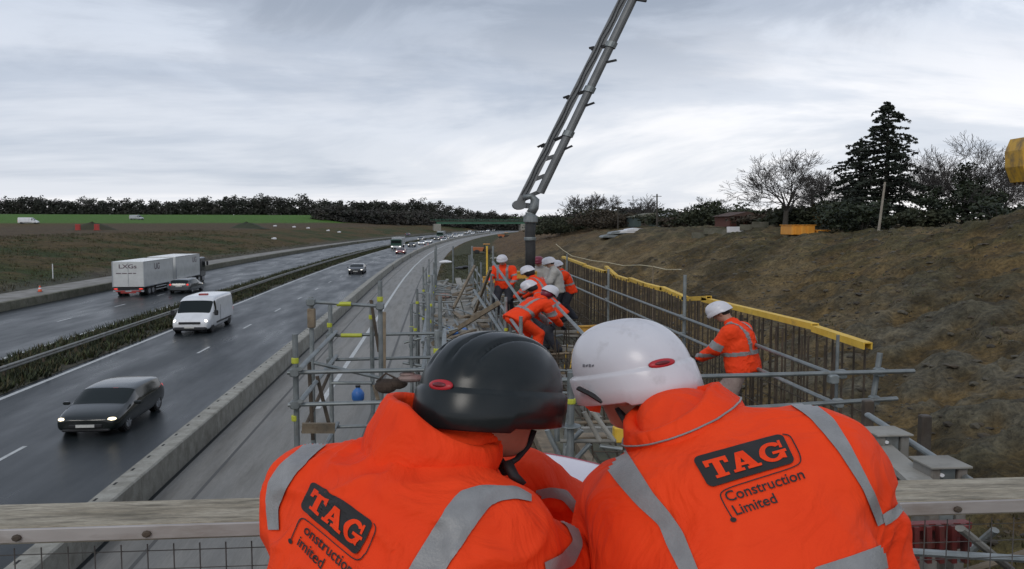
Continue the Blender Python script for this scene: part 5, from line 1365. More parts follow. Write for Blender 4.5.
def helmet(par, c, f, up, mat, full=False, grooves=(), lines=(), badges=(), k=1.0, skirt=.048, dome=.128):
    s = np.cross(f, up); W = lambda x, y, z: c + (s * x + f * y + up * z) * k
    nu, nv = (96, 40) if full else (24, 10)
    ax_, ay_, az_ = .116, .146, dome
    vs, fs = [], []
    prof = [(-skirt, 1.005), (-skirt * .96, 1.045), (-skirt * .5, 1.055), (-.010, 1.05), (-.003, 1.035), (.004, 1.0)] if full else [(-skirt, 1.02), (-.008, 1.05), (0, 1.0)]
    rows = []
    for z, r in prof: rows.append([(math.cos(2 * math.pi * i / nu) * ax_ * r, math.sin(2 * math.pi * i / nu) * ay_ * r * (1.06 if math.sin(2 * math.pi * i / nu) > .5 and z < .0 else 1), z - (.010 if math.sin(2 * math.pi * i / nu) < -.3 and z < -.02 else 0)) for i in range(nu)])
    for j in range(1, nv + 1):
        th = math.pi / 2 * j / nv; ct = math.cos(th) ** .82; st_ = math.sin(th) ** 1.0
        row = []
        for i in range(nu):
            a = 2 * math.pi * i / nu; x, y, z = math.cos(a) * ax_ * ct, math.sin(a) * ay_ * ct, az_ * st_
            g_ = 0
            for x0, wd, dp in grooves:
                fade = min(1, max(0, (th - .20) / .3)) * min(1, max(0, 1.15 - abs(y) / (ay_ * .95)) * 2)
                g_ += dp * math.exp(-(((x / ax_) - x0) / wd) ** 2) * fade
            q_ = 1 - g_
            row.append((x * q_, y * q_, z * q_))
        rows.append(row)
    for row in rows: vs += [W(*p_) for p_ in row]
    for j in range(len(rows) - 1):
        for i in range(nu): fs.append((j * nu + i, j * nu + (i + 1) % nu, (j + 1) * nu + (i + 1) % nu, (j + 1) * nu + i))
    o = MB().add(vs, fs).build('helmet', mat, par, smooth=True)
    # liner closing the underside
    MB().add([W(math.cos(2 * math.pi * i / 24) * ax_ * .97, math.sin(2 * math.pi * i / 24) * ay_ * .97, -skirt * .55) for i in range(24)], [tuple(range(24))]).build('helmet_liner', M['strap'], o)
    for (a, z, w, h_) in badges:
        n = nrm(s * math.cos(a) * ay_ + f * math.sin(a) * ax_ + up * (.02 + .03 * z / .1)); t_ = nrm(np.cross(up, n)); b_ = np.cross(n, t_)
        ct = math.sqrt(max(0, 1 - (z / az_) ** 2)) ** .9; p = W(math.cos(a) * ax_ * ct * 1.0, math.sin(a) * ay_ * ct * 1.0, z)
        bo = MB().ell(p, (w, h_, .007), (t_, b_, n), 20, 8).build('badge', M['badge'], o, smooth=True)
        MB().ell(p + n * .004, (w * .62, h_ * .5, .0055), (t_, b_, n), 16, 6).build('badge_centre', M['badge2'], bo, smooth=True)
    return o
def jacket_fn(J, bulk, hem=.12, wr=1.0):
    t = nrm(J['neck'] - J['pelvis']); s0 = J['shR'] - J['shL']; s = nrm(s0 - t * np.dot(s0, t)); n = np.cross(t, s)
    L = np.linalg.norm(J['neck'] - J['pelvis'])
    T = (-.3, 0, .25, .55, .80, .90, .97, 1.04); Wd = np.array((.215, .215, .205, .212, .205, .175, .12, .07)) * bulk; Dp = np.array((.155, .155, .148, .152, .140, .118, .085, .06)) * bulk
    def fn(P):
        q = P - J['pelvis']; tt = (q @ t) / L; x = q @ s; y = q @ n
        a = np.interp(tt, T, Wd); b = np.interp(tt, T, Dp); k = np.sqrt((x / a) ** 2 + (y / b) ** 2)
        d = (k - 1) * np.minimum(a, b) * .92
        d = np.maximum(d, np.maximum((-hem / L - tt) * L, (tt - 1.03) * L))
        for q_ in 'LR':
            arm = smin(rcone(P, J['sh' + q_], J['el' + q_], .084 * bulk, .070 * bulk * wr), rcone(P, J['el' + q_], J['wr' + q_], .070 * bulk * wr, .054 * bulk * wr), .03)
            d = smin(d, arm, .055)
        d = smin(d, rcone(P, J['shL'] + t * .015, J['shR'] + t * .015, .062 * bulk, .062 * bulk), .06)
        d = smin(d, rcone(P, J['neck'] - t * .03, J['neck'] + nrm(J['head'] - J['neck']) * .06, .080 * bulk, .072 * bulk), .03)
        for a_, b_, ra, rb_, kk in J.get('extra', ()): d = smin(d, rcone(P, a_, b_, ra, rb_), kk)
        return d
    return fn, (t, s, n, L)
def pts_bounds(J, names, pad):
    A = np.array([J[k] for k in names]); return A.min(0) - pad, A.max(0) + pad
def relax(V, F, it=3, lam=.5):
    E = np.concatenate([F[:, [0, 1]], F[:, [1, 2]], F[:, [2, 3]], F[:, [3, 0]]]); V = V.copy()
    cnt = np.bincount(E.ravel(), minlength=len(V))[:, None] + 1e-9
    for _ in range(it):
        A = np.zeros_like(V); np.add.at(A, E[:, 0], V[E[:, 1]]); np.add.at(A, E[:, 1], V[E[:, 0]]); V += (A / cnt - V) * lam
    return V
def wrinkle(V, F, amp, scale, seed=0.0, axis=None):
    V = relax(V, F, 4)
    me = bpy.data.meshes.new('w'); me.from_pydata(V.tolist(), [], F.tolist()); me.update()
    N = np.zeros(len(V) * 3); me.vertices.foreach_get('normal', N); N = N.reshape(-1, 3); bpy.data.meshes.remove(me)
    out_ = np.empty(len(V))
    for i, p in enumerate(V):
        v = Vector(p) * scale + Vector((seed, seed * .7, 0)); w = noise.noise(v * .6) * 1.6
        out_[i] = (1 - 2 * abs(noise.noise(Vector((v.x + w, v.y * .8 - w, v.z * .55 + w * .5))))) * .6 + noise.noise(v * 2.3) * .25
        cr = 1 - abs(noise.noise(Vector((v.x * 2.2 + w * .8, v.y * 1.6 + w, v.z * 1.1 - w)) )) * 2.6; msk = max(0, noise.noise(v * .45 + Vector((3, 1, seed))) + .22)
        out_[i] += max(0, cr) ** 2 * msk * 1.7
    return V + N * (out_ * amp)[:, None], N
def person(name, label, J, jmat, tmat, hmat, skin='skin', bulk=1.0, vox=.02, group='workers on the new wall', fore=False, hood=None, vest=True, hkw=None):
    base = np.array(((J['anL'] + J['anR'])[0] / 2, (J['anL'] + J['anR'])[1] / 2, min(J['anL'][2], J['anR'][2]) - .09))
    t = thing(name, label, 'person', base, group=group)
    # body: head, neck and hands
    hf, hu = nrm(J['hf']), None
    hu = nrm(np.array(J['hu']) - hf * np.dot(J['hu'], hf)); c = J['head']
    hd = head_fn(c, hf, hu)
    fn = lambda P: smin(hd(P), rcone(P, J['neck'] + (0, 0, -.06), c - hu * .05 - hf * .02, .058, .052), .03)
    lo = np.minimum(c - .17, J['neck'] - .14); hi = np.maximum(c + .17, J['neck'] + .14)
    V, F = nets(fn, lo, hi, .0075 if fore else .014)
    bo = MB().add_np(V, F).build('body', M[skin], t, smooth=True)
    for k in 'LR':
        q = MB(); put_hand(q, J['wr' + k] + nrm(J['wr' + k] - J['el' + k]) * .02, J.get('fing' + k, J['wr' + k] - J['el' + k]), J.get('palm' + k, (0, 0, -1)), k == 'L'); q.build('hand' if fore else 'glove', M[skin] if fore else M['navy'], t, smooth=True)
    MB().ell(c - hf * .020 + hu * .012, (.082, .088, .092), (np.cross(hf, hu), hf, hu), 16, 12).build('hair', M['hair'], t, smooth=True)
    # jacket
    jf, fr = jacket_fn(J, bulk)
    lo, hi = pts_bounds(J, ('pelvis', 'neck', 'shL', 'shR', 'elL', 'elR', 'wrL', 'wrR'), .26)
    V, F = nets(jf, lo, hi, vox)
    if fore: V, N = wrinkle(V, F, .016, 6.0, seed=bulk * 7); V = relax(V, F, 1)
    else: V, N = wrinkle(V, F, .010, 9.0, seed=float(base[0])); 
    jk = MB().add_np(V, F).build('jacket', M[jmat], t, smooth=True)
    tt, ss, nn, L = fr
    if not fore and vest:
        C_ = V[F].mean(1); q_ = C_ - J['pelvis']; ta = (q_ @ tt) / L; x = q_ @ ss
        e1 = V[F[:, 1]] - V[F[:, 0]]; e2 = V[F[:, 3]] - V[F[:, 0]]; nf = np.cross(e1, e2); nf /= np.linalg.norm(nf, axis=1)[:, None] + 1e-9
        da = np.minimum(*[rcone(C_, J['sh' + k], J['el' + k], .084 * bulk, .07 * bulk) for k in 'LR'])
        dt = np.sqrt((x / (.21 * bulk)) ** 2 + ((q_ @ nn) / (.15 * bulk)) ** 2)
        arm = (da < .012) & (dt > 1.12)
        sel = ((abs(ta - .30) < .052) & ~arm) | ((abs(abs(x) - .105) < .026) & (ta > .3) & ~arm)
        for k in 'LR':
            ab = J['el' + k] - J['sh' + k]; u_ = ((C_ - J['sh' + k]) @ ab) / (ab @ ab); sel |= (abs(u_ - .72) < .09) & arm
            ab = J['wr' + k] - J['el' + k]; u_ = ((C_ - J['el' + k]) @ ab) / (ab @ ab)
        if sel.any():
            Fs = F[sel]; nv = np.repeat(nf[sel], 4, axis=0) * .006
            MB().add_np(V[Fs].reshape(-1, 3) + nv, np.arange(len(Fs) * 4).reshape(-1, 4)).build('reflective_tape', M['tape'], jk)
    # trousers and boots
    def tf(P):
        d = sell(P, J['pelvis'] + (0, 0, -.02), (.175, .145, .15))
        for k in 'LR':
            leg = smin(rcone(P, J['hip' + k], J['kn' + k], .108, .088), rcone(P, J['kn' + k], J['an' + k], .086, .080), .03); d = smin(d, leg, .05)
        return d
    lo, hi = pts_bounds(J, ('pelvis', 'knL', 'knR', 'anL', 'anR'), .20)
    V2, F2 = nets(tf, lo, hi, max(vox, .02)); MB().add_np(V2, F2).build('trousers', M[tmat], t, smooth=True)
    for k in 'LR':
        a = J['an' + k]; fd = nrm(J['face']); 
        MB().path([a + (0, 0, .10), a, a + (0, 0, -.05)], [.066, .062, .06], 10).ell(a + fd * .06 + np.array((0, 0, -.045)), (.05, .145, .045), (np.cross(fd, (0, 0, 1)), fd, np.array((0, 0, 1.))), 12, 8).build('boot', M['boot'], t, smooth=True)
    # helmet
    ho = helmet(t, c + hu * .045, hf, hu, M[hmat], fore, **(hkw or {}))
    if hood:
        MB().ell(c - hf * .02 - hu * .03, (.095, .105, .10), (np.cross(hf, hu), hf, hu), 14, 10).build('hood', M[hood], t, smooth=True)
    return t, jk, (V, F), fr
def pose(base, face, lean=.25, side=0.0, hipz=.92, handL=(-.15, .45, .9), handR=(.15, .45, .9), look=(0, 1, -.5), stride=.12, headfwd=.05):
    base = np.asarray(base, float); cf, sf = math.cos(face), math.sin(face)
    ex, ey = np.array((cf, sf, 0)), np.array((-sf, cf, 0)); ez = np.array((0, 0, 1.))
    W = lambda p: base + ex * p[0] + ey * p[1] + ez * p[2]
    J = dict(face=ey); pel = (0, -.25 * math.sin(lean), hipz); J['pelvis'] = W(pel)
    tv = np.array((math.sin(side), math.sin(lean), math.cos(lean) * math.cos(side))); tv /= np.linalg.norm(tv)
    nk = np.array(pel) + tv * .53; J['neck'] = W(nk); sx = np.array((math.cos(side), 0, -math.sin(side)))
    for k, s_ in (('L', -1), ('R', 1)):
        sh = nk - tv * .055 + sx * .185 * s_; J['sh' + k] = W(sh)
        hd = np.array(handL if s_ < 0 else handR); d_ = hd - sh; l_ = np.linalg.norm(d_)
        if l_ > .55: hd = sh + d_ / l_ * .55
        el = ik(sh, hd, .30, .27, (s_ * .7, -.4, -.7)); J['el' + k] = W(el); J['wr' + k] = W(hd)
        hp = np.array(pel) + np.array((s_ * .095, 0, -.04)); an = np.array((s_ * .12, s_ * stride - .05, .09)); J['hip' + k] = W(hp); J['an' + k] = W(an); J['kn' + k] = W(ik(hp, an, .44, .43, (s_ * .1, 1, .1)))
    lk = nrm(look); hdp = nk + tv * .10 + np.array((0, headfwd + .5 * lk[1] * .08, 0)) + np.array((0, 0, .085)); J['head'] = W(hdp)
    J['hf'] = ex * lk[0] + ey * lk[1] + ez * lk[2]; J['hu'] = ez + ey * .35 * math.sin(lean) - J['hf'] * 0
    return J
PLAT = WALL_Z + .45
def stand(px, ytop, dep, hgt, face, **kw):
    p = at(px, ytop, dep); z = p[2] - hgt
    return pose((p[0], p[1], max(z, WALL_Z + .1)), face, **kw)
# helmets: pixel of the helmet's top, its distance, standing height with helmet
person('person', 'worker in white helmet and orange jacket standing apart beyond the walkway rail', stand(504, 253, 18.3, 1.84, R(160), lean=.15, handL=(-.25, .3, .95), handR=(.2, .35, 1.0), look=(0, 1, -.35)), 'hiviz2', 'navy', 'h_white')
person('person', 'bent worker in orange jacket reaching down with his back to the bridge', stand(528, 290, 12.6, 1.40, R(-62), lean=.95, hipz=.86, handL=(-.1, .6, .45), handR=(.15, .6, .5), look=(0, 1, -.9)), 'hiviz2', 'hiviz2', 'h_white', hood='h_maroon', vox=.017)
person('person', 'worker in white helmet with black hood bending over the formwork', stand(549, 286, 14.2, 1.52, R(75), lean=.70, handL=(-.1, .55, .7), handR=(.15, .55, .7), look=(0, 1, -.8)), 'hiviz', 'navy', 'h_white', hood='strap')
person('person', 'worker in white helmet leaning in beside the hanging hose', stand(540, 269, 15.6, 1.66, R(55), lean=.45, handL=(-.1, .5, .9), handR=(.2, .45, .9), look=(0, 1, -.6)), 'hiviz2', 'navy', 'h_white', hood='hair')
person('person', 'tall worker in a pale grey coat and white helmet near the yellow safety cap', stand(556, 254, 17.2, 1.88, R(80), lean=.12, handL=(-.2, .35, 1.0), handR=(.2, .3, 1.0), look=(0, 1, -.4)), 'coat', 'navy', 'h_white', vest=False)
person('person', 'worker in a pale grey coat and maroon helmet right beside the hose', stand(541, 254, 18.6, 1.86, R(150), lean=.12, look=(0, 1, -.35)), 'coat', 'navy', 'h_maroon', vest=False)
person('person', 'worker in orange jacket half hidden behind the pale grey coat', stand(566, 262, 18.2, 1.72, R(95), lean=.30, look=(0, 1, -.5)), 'hiviz', 'navy', 'h_white')
person('person', 'worker in white helmet and pale trousers stooping alone at the starter bars', stand(740, 309, 8.9, 1.70, R(50), lean=.16, hipz=.92, handL=(-.10, .42, .92), handR=(.14, .40, .95), look=(-.1, 1, -.75), headfwd=.12), 'hiviz2', 'paleT', 'h_white', vox=.012, bulk=1.14)

# ------------------------------------------------------------------ the two men at the parapet
def fore_joints(p):
    J = {k: at(*v) for k, v in p.items() if len(v) == 3}
    return J
def cv(r, a, u): return _rt * r + _f0 * a + np.array((0, 0, u))       # right, away, up as seen from the bridge
def legs(J, face, z0):
    sd = np.cross(face, (0, 0, 1)); J['face'] = face
    for k, s_ in (('L', -1), ('R', 1)):
        hp = J['pelvis'] + sd * .095 * s_ + np.array((0, 0, -.05)); an = np.array((hp[0], hp[1], z0 + .09)) + sd * .04 * s_; J['hip' + k] = hp; J['an' + k] = an
        J['kn' + k] = ik(hp, an, .44, .43, face)
BLACK = ((-.62, .030, .085), (-.24, .026, .085), (.16, .026, .085), (.54, .030, .085))
WHITE = ((-.50, .018, .028), (-.05, .018, .028), (.42, .018, .028))

# left man: back to us, turned to the right
J1 = fore_joints({'neck': (425, 462, 1.46), 'shL': (326, 497, 1.52), 'shR': (478, 540, 1.36), 'elL': (455, 520, 1.84), 'elR': (535, 600, 1.50), 'head': (490, 408, 1.53)})
J1['pelvis'] = at(388, 640, 1.22); J1['pelvis'][2] = 7.02
J1['wrL'] = at(560, 503, 1.90); J1['wrR'] = at(585, 548, 1.84)
J1['fingL'] = cv(1, .1, -.1); J1['fingR'] = cv(.3, 1, 0)
J1['hf'] = cv(.70, .64, -.22); J1['hu'] = cv(-.05, .10, 1)
J1['extra'] = [(at(325, 505, 1.50), at(345, 600, 1.36), .080, .095, .07), (at(345, 480, 1.50), at(430, 478, 1.46), .075, .075, .06), (at(520, 480, 1.80), at(556, 500, 1.86), .085, .075, .05), (at(490, 545, 1.40), at(545, 560, 1.50), .085, .085, .05)]
legs(J1, nrm(cv(.45, .9, 0)), DECK)
m1, jk1, JM1, fr1 = person('person', 'man in black helmet and orange jacket leaning on the parapet beside the drawing', J1, 'hiviz', 'navy', 'h_black', 'skin_d', 1.14, .0095, 'men leaning on the parapet', True,
                           hkw=dict(grooves=BLACK, badges=((-math.pi / 2 + .20, .006, .026, .014),), k=1.0, skirt=.082, dome=.146))
# right man: back to us, turned to the left
J2 = fore_joints({'neck': (700, 440, 1.52), 'shL': (645, 500, 1.60), 'shR': (820, 470, 1.42), 'elL': (615, 560, 1.66), 'elR': (862, 574, 1.46), 'head': (637, 384, 1.70)})
J2['pelvis'] = at(770, 640, 1.20); J2['pelvis'][2] = 7.02
J2['wrL'] = at(596, 520, 1.92); J2['wrR'] = at(760, 510, 1.92)
J2['fingL'] = cv(-.4, 1, 0); J2['fingR'] = cv(-.8, .5, 0)
J2['hf'] = cv(-.70, .62, -.30); J2['hu'] = cv(-.20, .16, 1)
J2['extra'] = [(at(836, 474, 1.44), at(866, 530, 1.45), .074, .062, .04), (at(705, 452, 1.50), at(800, 448, 1.46), .085, .090, .06), (at(620, 500, 1.62), at(606, 590, 1.60), .075, .085, .05)]
legs(J2, nrm(cv(-.35, .92, 0)), DECK)
m2, jk2, JM2, fr2 = person('person', 'man in white helmet and orange jacket leaning on the parapet beside the drawing', J2, 'hiviz', 'navy', 'h_white', 'skin', 1.17, .0095, 'men leaning on the parapet', True,
                           hkw=dict(grooves=WHITE, badges=((-math.pi / 2 - .55, .006, .028, .012),), k=.90, skirt=.086, dome=.152))

# collars: thick stand-up rings of the same cloth
def collar(par, c, axis, r0, r1, h, mat, low, seed=0.0, piping=False):
    X, Y, Z = frame(axis, _f0); n = 56; q = MB(); rows = []
    prof = [(r0 * .98, -.045), (r0 * 1.02, -.012), (r0 * 1.03, h * .25), (r1 * 1.03, h * .8), (r1, h), (r1 - .012, h + .004), (r1 - .022, h - .008), (r1 - .02, h * .4), (r0 * .7, -.01)]
    for r, z in prof:
        row = []
        for i in range(n):
            a = 2 * math.pi * i / n; w = noise.noise(Vector((math.cos(a) * 1.6 + seed, math.sin(a) * 1.6, z * 9 + seed))) * .008 + noise.noise(Vector((math.cos(a) * 5, math.sin(a) * 5 + seed, z * 30))) * .004
            zz_ = z + noise.noise(Vector((math.cos(a) * 1.3 + seed, math.sin(a) * 1.3, 4))) * .008 * (z > .02)
            dl = np.dot(X * math.cos(a) + Y * math.sin(a), nrm(low)); zz_ = zz_ * (1 - .55 * max(0, dl)) if zz_ > 0 else zz_
            row.append(np.asarray(c) + X * (r + w) * math.cos(a) + Y * (r + w) * math.sin(a) + Z * zz_)
        rows.append(row)
    vs = [p for r in rows for p in r]
    fs = [(j * n + i, j * n + (i + 1) % n, (j + 1) * n + (i + 1) % n, (j + 1) * n + i) for j in range(len(rows) - 1) for i in range(n)]
    q.add(vs, fs); o = q.build('collar', mat, par, smooth=True)
    if piping: MB().path([rows[2][i % n] + nrm(rows[2][i % n] - np.asarray(c)) * .001 for i in range(n + 1)], .0022, 6, cap=False).build('piping', M['tape'], o, smooth=True)
    return o
collar(jk1, at(432, 448, 1.47), cv(.30, .10, 1), .122, .112, .100, M['hiviz'], cv(.75, -.6, 0), seed=2.0)
collar(jk2, at(684, 426, 1.54), cv(-.50, .20, 1), .120, .104, .066, M['hiviz'], cv(-.6, -.7, 0), seed=5.0, piping=True)

# flat print and tape laid on the cloth: points are cast from the eye on to the jacket and lifted off it by a millimetre or two
def caster(VF):
    V, F = VF; t = BVHTree.FromPolygons([Vector(p) for p in V], [tuple(f) for f in F])
    def hit(px, py, off):
        d = Vector(ray(px, py)); o = Vector(EYE); h = t.ray_cast(o, d)
        if h[0] is None: return None
        n = h[1] if h[1].dot(d) < 0 else -h[1]
        return np.array(h[0] + n * off)
    return hit
hit1, hit2 = caster(JM1), caster(JM2)
def resamp(pts, n):
    P = np.array(pts, float); L = np.concatenate([[0], np.cumsum(np.linalg.norm(np.diff(P, axis=0), axis=1))]); t = np.linspace(0, L[-1], n)
    # smooth the polyline a little
    Q = np.stack([np.interp(t, L, P[:, k]) for k in (0, 1)], 1)
    for _ in range(3): Q[1:-1] = (Q[:-2] + 2 * Q[1:-1] + Q[2:]) / 4
    return Q
def tape(par, hit, ea, eb, n=60, m=10, off=.0035):
    A, B = resamp(ea, n), resamp(eb, n); ids, vs, fs = {}, [], []
    for i in range(n):
        for j in range(m + 1):
            p = A[i] * (1 - j / m) + B[i] * j / m; h = hit(p[0], p[1], off)
            if h is not None: ids[i, j] = len(vs); vs.append(h)
    for i in range(n - 1):
        for j in range(m):
            k = [(i, j), (i + 1, j), (i + 1, j + 1), (i, j + 1)]
            if all(x in ids for x in k):
                P = np.array([vs[ids[x]] for x in k])
                if np.linalg.norm(P - P.mean(0), axis=1).max() < .04: fs.append(tuple(ids[x] for x in k))
    up = list(range(len(vs)))
    def root_(i):
        while up[i] != i: up[i] = up[up[i]]; i = up[i]
        return i
    for f in fs:
        for k in f[1:]: up[root_(k)] = root_(f[0])
    if fs:
        rs = [root_(f[0]) for f in fs]; best = max(set(rs), key=rs.count); fs = [f for f, r_ in zip(fs, rs) if r_ == best]
        used = sorted({i for f in fs for i in f}); mp = {i: k for k, i in enumerate(used)}
        MB().add([vs[i] for i in used], [tuple(mp[i] for i in f) for f in fs]).build('reflective_tape', M['tape'], par, smooth=True)
# left man
tape(jk1, hit1, [(352, 421), (335, 424), (310, 441), (281, 465), (269, 483), (267, 506), (270, 530)], [(356, 430), (342, 434), (320, 451), (298, 472), (287, 490), (280, 508), (281, 530)], off=.004)
tape(jk1, hit1, [(405, 575), (430, 534), (446, 509), (461, 491), (480, 486), (516, 487), (530, 495)], [(443, 575), (469, 533), (480, 517), (489, 506), (500, 501), (515, 499), (530, 502)])
tape(jk1, hit1, [(530, 491), (550, 487), (566, 490), (577, 504)], [(530, 500), (550, 497), (562, 500), (574, 514)], 30, 6)
tape(jk1, hit1, [(551, 516), (566, 527), (572, 541), (560, 554), (543, 562)], [(558, 515), (577, 528), (582, 545), (572, 566), (545, 574)], 36, 6)
# right man
tape(jk2, hit2, [(603, 463), (620, 485), (638, 505), (660, 525), (668, 546), (684, 578)], [(627, 451), (640, 471), (654, 493), (671, 513), (684, 532), (702, 578)])
tape(jk2, hit2, [(803, 396), (833, 419), (850, 446), (873, 493), (884, 522)], [(779, 398), (811, 419), (838, 452), (862, 490), (876, 526)])
tape(jk2, hit2, [(815, 567), (850, 556), (882, 544)], [(790, 595), (850, 578), (886, 568)], 40, 8)
tape(jk2, hit2, [(880, 514), (892, 507), (903, 496), (911, 487)], [(883, 525), (895, 518), (905, 507), (913, 498)], 20, 6, .005)
def logo(par, hit, TL, TR, BR, BL, skip=0):
    TL, TR, BR, BL = map(np.array, (TL, TR, BR, BL))
    def px(u, v): return TL * (1 - u) * (1 - v) + TR * u * (1 - v) + BR * u * v + BL * (1 - u) * v
    def flat(name, V, F, mat, off, parent, cut=.035):
        bm = bmesh.new(); bv = [bm.verts.new((a, b, 0)) for a, b in V]
        for f in F:
            try: bm.faces.new([bv[i] for i in f])
            except ValueError: pass
        bmesh.ops.triangulate(bm, faces=bm.faces)
        for _ in range(5):
            es = [e for e in bm.edges if math.hypot((e.verts[0].co.x - e.verts[1].co.x) * 2.15, e.verts[0].co.y - e.verts[1].co.y) > cut * 4]
            if not es: break
            bmesh.ops.subdivide_edges(bm, edges=es, cuts=1); bmesh.ops.triangulate(bm, faces=bm.faces)
        bm.verts.index_update(); ok, vs, mp = True, [], {}
        for v_ in bm.verts:
            p_ = px(v_.co.x, v_.co.y); h = hit(p_[0], p_[1], off)
            if h is not None: mp[v_.index] = len(vs); vs.append(h)
        fs = [tuple(mp[v_.index] for v_ in f.verts) for f in bm.faces if all(v_.index in mp for v_ in f.verts)]
        bm.free()
        return MB().add(vs, fs).build(name, mat, parent) if fs else None
    def poly(name, P, mat, off, parent):
        T = tessellate_polygon([[Vector((a, b, 0)) for a, b in P]]); return flat(name, P, T, mat, off, parent)
    r, rr = .16, .16 / 2.15; bx = []
    for cx_, cy_, a0 in ((1 - rr, r, -90), (1 - rr, 1 - r, 0), (rr, 1 - r, 90), (rr, r, 180)):
        for k in range(6): a = R(a0 + 18 * k); bx.append((cx_ + rr * math.cos(a), cy_ + r * math.sin(a)))
    b = poly('printed_panel', bx, M['logo'], .0036, par)
    T = [(0, 1), (0, .66), (.15, .66), (.18, .82), (.32, .82), (.32, .15), (.19, .15), (.19, 0), (.74, 0), (.74, .15), (.61, .15), (.61, .82), (.75, .82), (.78, .66), (.93, .66), (.93, 1)]
    A = [[(.09, .10), (.34, 1.0), (.55, 1.0), (.30, .10)], [(.36, 1.0), (.66, 1.0), (.98, .10), (.66, .10)], [(.24, .27), (.74, .27), (.70, .43), (.28, .43)], [(0, 0), (.42, 0), (.42, .15), (0, .15)], [(.55, 0), (1.08, 0), (1.08, .15), (.55, .15)]]
    G = [[(.52 + .52 * math.cos(R(q)), .5 + .51 * math.sin(R(q))) for q in range(35, 331, 12)] + [(.52 + .27 * math.cos(R(q)), .5 + .34 * math.sin(R(q))) for q in range(331, 34, -12)],
         [(.52, .52), (1.06, .52), (1.06, .38), (.97, .38), (.97, .04), (.77, .10), (.77, .38), (.52, .38)], [(.86, 1.0), (.97, 1.0), (.97, .62), (.86, .62)]]
    def put(L, u0, w): return [(u0 + a * w, .81 - c_ * .60) for a, c_ in L]
    for k, (polys, u0, w) in enumerate((([T], .075, .275), (A, .335, .295), (G, .665, .275))):
        for j, P in enumerate(polys): poly('printed_letter', put(P, u0, w), M['hiviz'], .0046 + .0002 * j, b)
    # outline, dot and the two lines of wording
    C_ = [(1.0, .03), (1.05, .06), (1.075, .2), (1.085, .75), (1.07, .98), (1.03, 1.10), (.9, 1.14), (.22, 1.16), (.10, 1.19), (.06, 1.30), (.05, 1.6), (.05, 2.1)]
    Q = resamp(C_, 70); vs = []
    nn_ = np.gradient(Q, axis=0); nn_ = np.stack([-nn_[:, 1] / 2.15, nn_[:, 0] * 2.15], 1); nn_ /= np.hypot(nn_[:, 0] * 2.15, nn_[:, 1])[:, None]
    strip_ = [tuple(p) for p in Q + nn_ * .016] + [tuple(p) for p in (Q - nn_ * .016)]
    flat('printed_line', strip_, [(i, i + 1, 70 + i + 1, 70 + i) for i in range(69)], M['logo'], .0028, par)
    poly('printed_dot', [(.05 + .036 * math.cos(R(30 * k)), 2.12 + .078 * math.sin(R(30 * k))) for k in range(12)], M['logo'], .0024, par)
    for s_, u0, u1, v0 in (('Construction'[skip:], .10 + skip * .07, 1.03, 1.56), ('Limited'[skip:], .10 + skip * .05, .62, 2.02)):
        V, F = text_mesh(s_, 1.0, .012); X_ = max(a for a, _ in V)
        flat('printed_wording', [(u0 + a / X_ * (u1 - u0), v0 - c_ * .46) for a, c_ in V], F, M['logo'], .0028, par, 1.0)
logo(jk2, hit2, (692.5, 458.5), (782, 434), (795, 463), (710, 488))
logo(jk1, hit1, (313, 481), (374.6, 523), (358, 556), (301.5, 508), 1)

hv = caster((np.array([v_.co for v_ in bpy.data.objects[[o.name for o in m2.children if o.name.startswith('helmet')][0]].data.vertices]) / PROP + np.array(ORG[m2.name]), [tuple(p.vertices) for p in bpy.data.objects[[o.name for o in m2.children if o.name.startswith('helmet')][0]].data.polygons]))
for k in range(4):
    x0 = 583 + k * 3.0; h_ = [hv(x0, 364 + (k % 2), .001), hv(x0 + 2.2, 364.3, .001), hv(x0 + 2.2, 367.2 - (k % 2), .001), hv(x0, 367, .001)]
    if all(q is not None for q in h_): MB().add(h_, [(0, 1, 2, 3)]).build('printed_mark', pm('grey_print', (.16, .16, .18), rough=.6), m2)
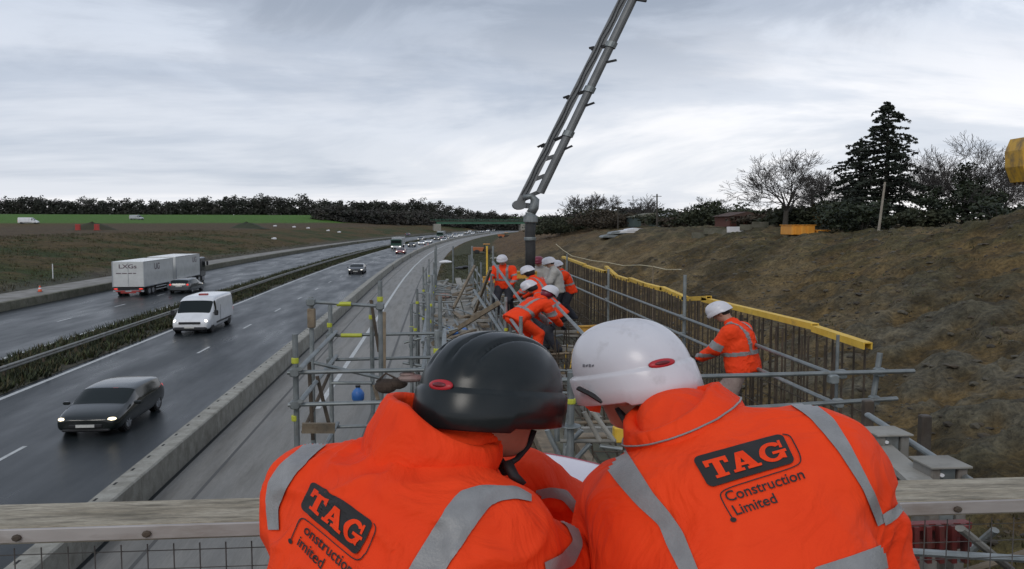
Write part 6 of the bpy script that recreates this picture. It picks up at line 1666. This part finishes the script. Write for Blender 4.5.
# chin straps, glasses and the drawing on the coping
MB().path([at(478, 428, 1.50), at(490, 447, 1.50), at(500, 462, 1.50), at(508, 473, 1.48)], [.011, .010, .010, .012], 8).path([at(534, 430, 1.55), at(528, 446, 1.54), at(517, 459, 1.51), at(508, 464, 1.49)], [.006, .006, .006, .008], 8).path([at(506, 462, 1.48), at(514, 476, 1.46), at(524, 484, 1.46)], [.012, .010, .006], 8).build('chin_strap', M['strap'], m1, smooth=True)
gl1 = MB().path([at(578, 388, 1.66), at(590, 394, 1.64), at(603, 402, 1.63)], .006, 6).build('glasses_arm', M['strap'], m2)
MB().add([at(577, 388, 1.70), at(602, 402, 1.68), at(600, 413, 1.69), at(590, 411, 1.71), at(580, 402, 1.71)], [(0, 1, 2, 3, 4)]).build('lens', pm('orange_lens', (.85, .10, .03), rough=.25), gl1)
MB().path([at(618, 408, 1.66), at(626, 422, 1.64), at(632, 436, 1.62)], .008, 6).build('chin_strap', M['strap'], m2)
pv, pf = [], []
n = 16
pa, pb_, pc, pd = at(544, 453, 2.16), at(650, 476, 2.12), at(660, 560, 1.88), at(530, 545, 1.88)
for z0 in (pc, pd): z0[2] = 7.185
for j in range(n + 1):
    for i in range(n + 1):
        u, v = i / n, j / n; p = pa * (1 - u) * (1 - v) + pb_ * u * (1 - v) + pc * u * v + pd * (1 - u) * v
        pv.append(p + np.array((0, 0, .004 * math.sin(u * 5 + v * 2) * (1 - v))))
for j in range(n):
    for i in range(n): a = j * (n + 1) + i; pf.append((a, a + 1, a + n + 2, a + n + 1))
dr = MB().add(pv, pf).add([np.array(p) - np.array((0, 0, .0015)) for p in pv], [tuple(reversed(f)) for f in pf]).build('drawing', pm('drawing_paper', (.70, .69, .75), (.76, .75, .80), scale=5, rough=.7), org=pa, smooth=True)
tag(dr, 'white paper drawing spread on the coping between the two men', 'drawing')
ed = [np.array(pv[i]) for i in range(n + 1)]
MB().add([p + np.array((0, 0, .002)) for p in ed] + [np.array(pv[n + 1 + i]) * .25 + np.array(pv[i]) * .75 + np.array((0, 0, .002)) for i in range(n + 1)], [(i, i + 1, n + 2 + i, n + 1 + i) for i in range(n)]).build('printed_border', pm('red_print', (.45, .08, .12), rough=.7), dr)
